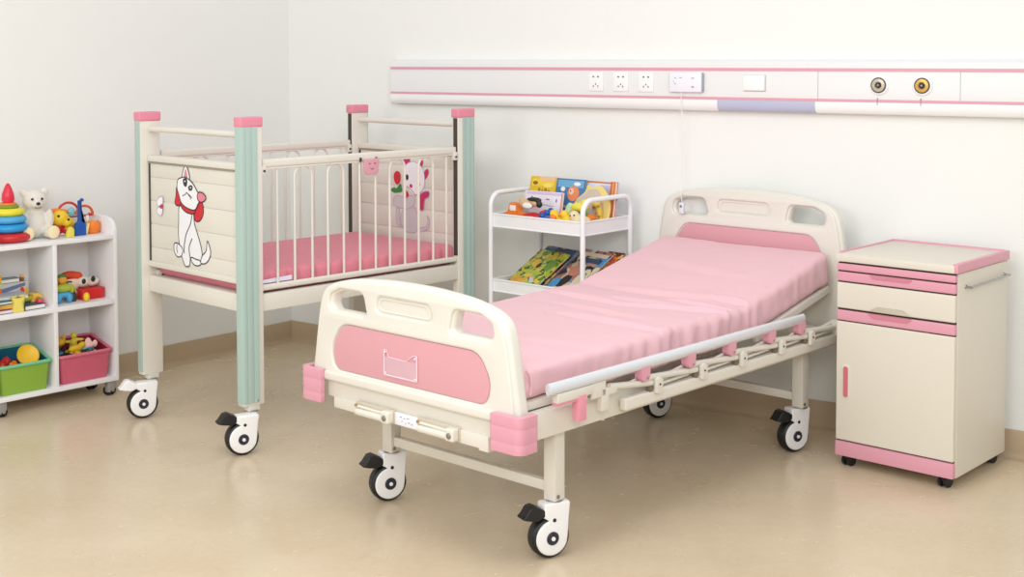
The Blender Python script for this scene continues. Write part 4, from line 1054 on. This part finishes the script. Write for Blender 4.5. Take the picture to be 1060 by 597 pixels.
flatbook('grey backed book lying on top of the game box', -.418, .178, mz+.1005, .100, .05, .018, mat('cover_steel', (120, 130, 150), .4), 0)
t = toy('toy_figure', 'small orange topped wooden figure on the game box end', SF, -.352, .170, mz+.1005)
g = G(); g.lathe([(0, 0), (.008, 0), (.010, .010), (.006, .018), (0, .018)], seg=16); g.build('base', BRN, t)
g = G(); g.ball((0, 0, .022), .009, seg=14); g.build('head', mat('toy_apricot', (240, 190, 110), .5), t)
t = toy('block_tower', 'yellow, green and orange block tower at the left edge of the bay', SF, -.500, .150, mz+.0645)
for k, (m_, h) in enumerate(((ORG, .022), (MINT, .018), (YEL, .038))):
    z = sum((.022, .018, .038)[:k]); g = G(); g.box(-.024, .040, -.02, .02, z, z+h-.0005, .003); g.build('block', m_, t)
t = toy('toy_giraffe', 'pale yellow standing animal toy at the shelf front of the left bay', SF, -.444, .022, mz)
g = G(); g.prism(rpoly([(-.026, 0), (-.020, .040), (-.030, .066), (-.012, .070), (0, .060), (.014, .072), (.030, .066), (.018, .040), (.024, 0)], .004), 0, .018, XZat(.009), .003); g.build('body', mat('toy_lemon', (238, 220, 110), .45), t)
t = toy('toy_banana', 'lime green toy banana lying before the game box', SF, -.372, .108, mz+.0205)
g = G(); g.tube(catmull([(-.045, 0, .034), (-.02, 0, .016), (.012, 0, .012), (.04, 0, .026)], 5, False), [.004, .006, .008, .010, .012]+[.013]*6+[.010, .008, .006, .005, .004], 12); g.build('peel', mat('peel_lime', (196, 200, 50), .45), t)
t = toy('toy_strawberry', 'small pink strawberry toy beside the dark blue book', SF, -.325, .070, mz)
g = G(); g.lathe([(0, 0), (.010, .006), (.016, .022), (.012, .034), (0, .038)], seg=16); g.build('berry', mat('toy_rose', (232, 70, 100), .4), t)
g = G(); g.lathe([(.012, .033), (.006, .039), (0, .041)], seg=6); g.build('leaves', GRN, t)
t = toy('toy_house', 'orange and yellow wedge house at the right end of the left bay', SF, -.322, .115, mz)
g = G(); g.prism(rpoly([(-.030, 0), (.024, 0), (.020, .044), (.006, .054), (-.022, .050)], .003), 0, .050, XZat(.025), .003); g.build('walls', mat('house_amber', (240, 200, 90), .45), t)
g = G(); g.prism(rpoly([(-.014, .002), (.012, .002), (.010, .034), (-.004, .042), (-.014, .030)], .004), 0, .003, XZat(-.0245), 0); g.build('front', ORG, t)

# ---- middle shelf, right bay
t = toy('toy_doll', 'small doll with lime shirt and blue trousers in the right bay', SF, -.215, .072, mz, 'doll', rz=math.radians(75)); t.scale = (1.1,)*3
g = G(); g.addmesh(blob([((0, .0, .034), (.020, .030, .012)), ((-.004, -.020, .020), (.016, .013, .020)), ((-.004, .020, .020), (.016, .013, .020))], .003, 2)); g.build('trousers', SKY, t)
g = G(); g.addmesh(blob([((0, 0, .058), (.022, .032, .018)), ((.002, .032, .052), (.012, .010, .018)), ((.002, -.032, .052), (.012, .010, .018))], .003)); g.build('shirt', LIM, t)
g = G(); g.addmesh(blob([((0, .004, .090), (.018, .018, .018))], .0035)); g.build('head', mat('toy_amber', (226, 160, 50), .5), t)
g = G(); g.addmesh(blob([((.004, .004, .104), (.018, .020, .009)), ((.010, .018, .092), (.008, .008, .012))], .0035)); g.build('hat', mat('hat_olive', (84, 120, 50), .6), t)
t = toy('toy_robot', 'dark green and yellow toy pressed against the divider', SF, -.256, .110, mz)
g = G(); g.box(-.014, .012, -.016, .016, .0, .045, .004, 0); g.box(-.012, .010, -.014, .014, .047, .085, .004, 1); g.box(-.006, .006, -.008, .008, .044, .048, 0, 0); g.build('body', [mat('robot_green', (50, 90, 60), .5), mat('robot_yellow', (200, 170, 40), .5)], t)
t = toy('rag_doll', 'orange haired doll face peering over the red box', SF, -.150, .135, mz, 'doll', rz=math.radians(75))
g = G(); g.addmesh(blob([((0, 0, .068), (.030, .042, .034)), ((0, 0, .024), (.026, .034, .028))], .004)); g.build('face', mat('doll_skin', (236, 214, 190), .7), t)
g = G(); g.addmesh(blob([((.006, .0, .098), (.030, .046, .024)), ((.004, .034, .078), (.022, .016, .030)), ((.002, -.036, .096), (.018, .018, .020)), ((-.014, .012, .106), (.02, .024, .012))], .004)); g.build('hair', mat('hair_orange', (226, 74, 34), .7), t)
g = G(); g.tube(catmull([(-.029, .024, .078), (-.031, .010, .082), (-.031, .0, .079)], 4, False), .003, 6); g.build('brow', BLK, t)
t = toy('plush_panda', 'white and black patched plush lying on the red box', SF, -.080, .125, mz+.046, 'soft toy')
g = G(); g.addmesh(blob([((0, .020, .026), (.030, .036, .026)), ((0, -.025, .022), (.026, .036, .022))], .004)); bd = g.build('body', mat('plush_bone', (226, 220, 206), .9), t); bd.rotation_euler = (0, 0, math.radians(90))
g = G()
for x, z, r in ((-.026, .030, .010), (.018, .036, .011)): g.ball((x, -.027, z), (r, .005, r*1.2), seg=12)
g.build('patches', BLK, t)
t = toy('toy_box', 'bright red box with rounded front in the right bay', SF, -.075, .110, mz, 'box')
g = G(); g.board([rpoly([(-.058, -.045), (.055, -.045), (.055, .06), (-.058, .06)], .02)], .045, .003, Matrix.Identity(4)); g.build('box', mat('box_red', (210, 34, 34), .35), t)
t = toy('toy_egg', 'yellow egg shaped toy in front of the red box', SF, -.134, .028, mz)
g = G(); g.addmesh(blob([((0, 0, .021), (.013, .016, .020))], .003)); g.build('egg', YEL, t)
t = toy('toy_bottle', 'dark glass green little bottle toy between doll and egg', SF, -.165, .085, mz)
g = G(); g.lathe([(0, 0), (.014, 0), (.015, .03), (.008, .042), (.008, .052), (0, .052)], seg=16); g.build('bottle', mat('bottle_dark', (50, 60, 56), .3), t)

# ---- storage bins
def bin_(name, label, u0, u1, m_out, m_rim, m_in):
    um = (u0+u1)/2
    o = thing(name, label, 'storage bin', SF.at(um, .105, .0865), SF.rz)
    hw = (u1-u0)/2; hd = .098; hwb = hw*.84; hdb = hd*.86
    zf, zbk = .118, .158     # front rim is lower than the back
    def ringp(fx, fy, n=6, r=.018): return rpoly([(-fx, -fy), (fx, -fy), (fx, fy), (-fx, fy)], r, n)
    A = ringp(hwb, hdb); B = ringp(hw-.007, hd-.007); t = bmesh.new()
    def ztop(y): return zf+(zbk-zf)*sm(-hd, hd, y)
    va = [t.verts.new((x, y, 0)) for x, y in A]; vb = [t.verts.new((x, y, ztop(y))) for x, y in B]
    n = len(va); t.faces.new(va[::-1])
    for k in range(n): t.faces.new((va[k], va[(k+1) % n], vb[(k+1) % n], vb[k]))
    g = G(); g.add(t, 0); g.build('bin_body', m_out, o)
    t = bmesh.new()
    va = [t.verts.new((x*.96, y*.96, .004)) for x, y in A]; vb = [t.verts.new((x*.965, y*.965, ztop(y)-.001)) for x, y in B]
    t.faces.new(va)
    for k in range(n): t.faces.new((va[k], vb[k], vb[(k+1) % n], va[(k+1) % n]))
    g = G(); g.add(t, 0); g.build('bin_lining', m_in, o)
    g = G(); g.tube([(x, y, ztop(y)) for x, y in ringp(hw-.004, hd-.004)], .006, 10, closed=True, ry=.0075); g.build('rim', m_rim, o)
    return o
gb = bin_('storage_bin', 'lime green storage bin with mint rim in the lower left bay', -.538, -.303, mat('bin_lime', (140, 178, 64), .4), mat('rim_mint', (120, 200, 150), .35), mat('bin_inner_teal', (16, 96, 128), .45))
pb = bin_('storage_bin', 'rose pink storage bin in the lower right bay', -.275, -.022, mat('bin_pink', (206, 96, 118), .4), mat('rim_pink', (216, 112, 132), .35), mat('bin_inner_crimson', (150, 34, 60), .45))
bz = .092
# contents of the green bin
t = toy('toy_cup', 'round yellow disc toy tipped up in the green bin', SF, -.385, .070, bz+.098, rz=math.radians(20))
g = G(); g.lathe([(0, 0), (.040, 0), (.045, .005), (.046, .016), (.042, .019), (.036, .014), (0, .012)], (0, 0, .034), (-.35, -.75, .55), 28); g.build('disc', mat('disc_yellow', (240, 190, 40), .4), t)
bits = [(-.445, .070, .078, 'blk', ORG, 'orange toy block with bumps at the front of the green bin'), (-.480, .100, .080, 'ball', RED, 'red toy ball at the left of the green bin'),
        (-.452, .125, .086, 'ball', mat('toy_scarlet', (214, 50, 44), .4), 'scarlet toy ball further back in the green bin'), (-.430, .105, .070, 'blk', mat('toy_maroon', (110, 30, 30), .4), 'maroon block between the balls in the green bin'),
        (-.500, .070, .066, 'blk', mat('toy_amber2', (220, 140, 40), .4), 'amber block at the left corner of the green bin'), (-.405, .135, .070, 'ball', mat('toy_navy', (30, 50, 90), .4), 'navy ball at the back of the green bin'),
        (-.440, .115, .035, 'blk', mat('toy_maroon', (110, 30, 30), .4), None)]
for (u, v, dz, kind, m_, lab) in bits:
    if lab is None: continue
    t = toy('toy_ball' if kind == 'ball' else 'toy_block', lab, SF, u, v, bz+dz-.002, 'ball' if kind == 'ball' else 'toy block', rz=random.random()*2)
    g = G()
    if kind == 'ball': g.addmesh(blob([((0, 0, .024), (.022, .022, .022)), ((.012, 0, .038), (.010, .010, .010))], .003)); g.build('ball', m_, t)
    else:
        g.addmesh(blob([((0, 0, .020), (.028, .022, .018)), ((.012, .006, .036), (.012, .012, .010)), ((-.014, 0, .034), (.012, .012, .010))], .003)); g.build('block', m_, t)
def filler(name, label, u0, u1, v0, v1, zc, cols, r, n, seed):
    random.seed(seed); g = G(); ms = [mat('fill_%02x%02x%02x' % c, c, .45) for c in cols]
    for i in range(n):
        u = random.uniform(u0, u1); v = random.uniform(v0, v1); rr = random.uniform(.7, 1.2)*r
        p = SF.at(u, v, zc+random.uniform(-.012, .012)); mi = random.randrange(len(cols))
        a = random.random()*3; k = random.random()
        if k < .5: g.ball(p, (rr, rr*.7, rr*.6), mi, seg=12, rot=Matrix.Rotation(a, 3, 'Z') @ Matrix.Rotation(a, 3, 'X'))
        else:
            M = Matrix.Translation(p) @ Matrix.Rotation(a, 4, 'Z') @ Matrix.Rotation(a*.6, 4, 'X'); g.box(-rr, rr, -rr*.7, rr*.7, -rr*.4, rr*.4, .003, mi, M=M)
    o = g.build(name, ms); tag(o, label, 'toys'); o['kind'] = 'stuff'; return o
filler('toy_pieces', 'jumble of dark red and black toy pieces filling the green bin', -.505, -.345, .035, .16, bz+.075, [(70, 20, 24), (34, 30, 40), (150, 30, 30), (30, 60, 50), (110, 40, 30)], .016, 60, 3)
filler('toy_pieces', 'jumble of black, navy and yellow toy pieces filling the pink bin', -.235, -.075, .035, .17, bz+.105, [(26, 24, 30), (24, 34, 60), (206, 166, 44), (36, 48, 40), (216, 176, 60), (60, 130, 150)], .016, 80, 5)
t = toy('toy_dog', 'yellow knobbly animal toy highest in the pink bin', SF, -.215, .115, bz+.118, rz=.6); t.location.z += .012; t.scale = (1.2,)*3
g = G(); g.addmesh(blob([((0, 0, .022), (.034, .018, .016)), ((-.030, 0, .040), (.018, .016, .016)), ((-.034, .014, .054), (.008, .005, .01)), ((-.034, -.012, .054), (.008, .005, .01)), ((.02, .010, .008), (.007, .007, .014)), ((-.016, .010, .008), (.007, .007, .014)), ((.034, 0, .034), (.008, .006, .014))], .003)); g.build('body', mat('toy_gold', (224, 178, 40), .45), t)
t = toy('toy_figure', 'yellow green jointed figure in the middle of the pink bin', SF, -.155, .105, bz+.112, rz=-.5); t.location.z += .012; t.scale = (1.2,)*3
g = G(); g.addmesh(blob([((0, 0, .020), (.012, .012, .020)), ((0, 0, .046), (.012, .012, .012)), ((.020, 0, .030), (.018, .006, .006)), ((-.020, 0, .024), (.018, .006, .006)), ((.010, 0, .0), (.006, .006, .018)), ((-.010, 0, .0), (.006, .006, .018))], .003)); g.build('body', mat('toy_chartreuse', (206, 190, 60), .45), t)
t = toy('toy_cow', 'yellow horned toy at the front of the pink bin', SF, -.170, .060, bz+.098, rz=.2); t.location.z += .012; t.scale = (1.2,)*3
g = G(); g.addmesh(blob([((0, 0, .018), (.032, .014, .014)), ((.028, 0, .026), (.014, .012, .012)), ((-.02, 0, .004), (.007, .007, .012)), ((.014, 0, .004), (.007, .007, .012))], .003)); g.build('body', mat('toy_gold', (224, 178, 40), .45), t)
t = toy('toy_shark', 'white and teal toy lying at the right of the pink bin', SF, -.112, .075, bz+.100, rz=-.3); t.location.z += .012; t.scale = (1.2,)*3
g = G(); g.addmesh(blob([((0, 0, .018), (.030, .014, .012)), ((.006, 0, .034), (.012, .004, .012)), ((.030, 0, .022), (.010, .004, .014))], .003)); g.build('body', mat('toy_blush', (236, 190, 180), .5), t)
g = G(); g.ball((-.012, -.010, .010), (.018, .008, .008)); g.build('belly', mat('toy_aqua', (110, 180, 180), .4), t)
t = toy('toy_block', 'small coral block at the front rim of the pink bin', SF, -.170, .040, bz+.104, 'toy block', rz=.4)
g = G(); g.box(-.014, .014, -.006, .006, 0, .016, .003); g.build('block', mat('toy_coral', (236, 110, 90), .4), t)

for o in list(COL.objects):
    if o.parent is None and o.get('category') and not o.get('group'):
        x, y, z = o.location; near = math.hypot(x-.25, y-5.6) < .6; c = o['category']; n = o.name.split('.')[0]
        if near:
            if c == 'book': o['group'] = 'books on the trolley top tray' if z > .6 else 'books on the lower trolley tray'
            elif c == 'toy': o['group'] = 'small toys along the trolley top tray'
        elif x < -1.5 and y > 5:
            if n == 'picture_book': o['group'] = 'books in the left shelf bay'
            elif n == 'storage_bin': o['group'] = 'storage bins in the bottom bays'
            elif c in ('toy', 'toy block', 'ball', 'doll', 'soft toy'):
                o['group'] = 'toys on top of the shelf' if z > .65 else 'toys in the middle bays' if z > .4 else 'toys in the storage bins'
# ================================================================= CAMERA / LIGHT
cam = bpy.data.cameras.new('camera'); co = bpy.data.objects.new('camera', cam); COL.objects.link(co)
cam.sensor_width = 36; cam.lens = 1367.3/1060*36; cam.shift_y = -(298.5-125.35)/1060
cam.clip_start = .05
co.matrix_world = Matrix.Translation((0, 0, 1.4645)) @ Matrix.Rotation(math.radians(90-2.7297), 4, 'X') @ Matrix.Rotation(math.radians(-.079), 4, 'Z')
S.camera = co
w_ = bpy.data.worlds.new('room_light'); S.world = w_; w_.use_nodes = True
bg = w_.node_tree.nodes['Background']; bg.inputs[0].default_value = (.985, .993, 1, 1); bg.inputs[1].default_value = .71
def area(name, loc, target, sx, sy, power, col=(1, 1, 1)):
    l = bpy.data.lights.new(name, 'AREA'); l.shape = 'RECTANGLE'; l.size = sx; l.size_y = sy; l.energy = power; l.color = col
    o = bpy.data.objects.new(name, l); COL.objects.link(o); o.location = loc
    o.rotation_euler = (Vector(target)-Vector(loc)).to_track_quat('-Z', 'Y').to_euler(); return o
area('window_daylight', (-3.4, .2, 2.2), (-.3, 5.2, .6), 2.2, 1.6, 60, (1, .99, .98))
area('overhead_fill', (.3, -1.2, 3.0), (-.6, 5.5, .8), 2.2, 1.4, 100, (1, .99, .98))  # unseen fill added behind the camera to brighten the left wall
area('overhead_fill', (-.3, 2.8, 2.8), (-.2, 3.6, 0), 1.8, 1.2, 30, (1, .99, .98))  # added fill floating overhead
S.view_settings.view_transform = 'Standard'; S.view_settings.look = 'None'; S.view_settings.gamma = 1; S.view_settings.exposure = 0
S.view_settings.use_curve_mapping = False
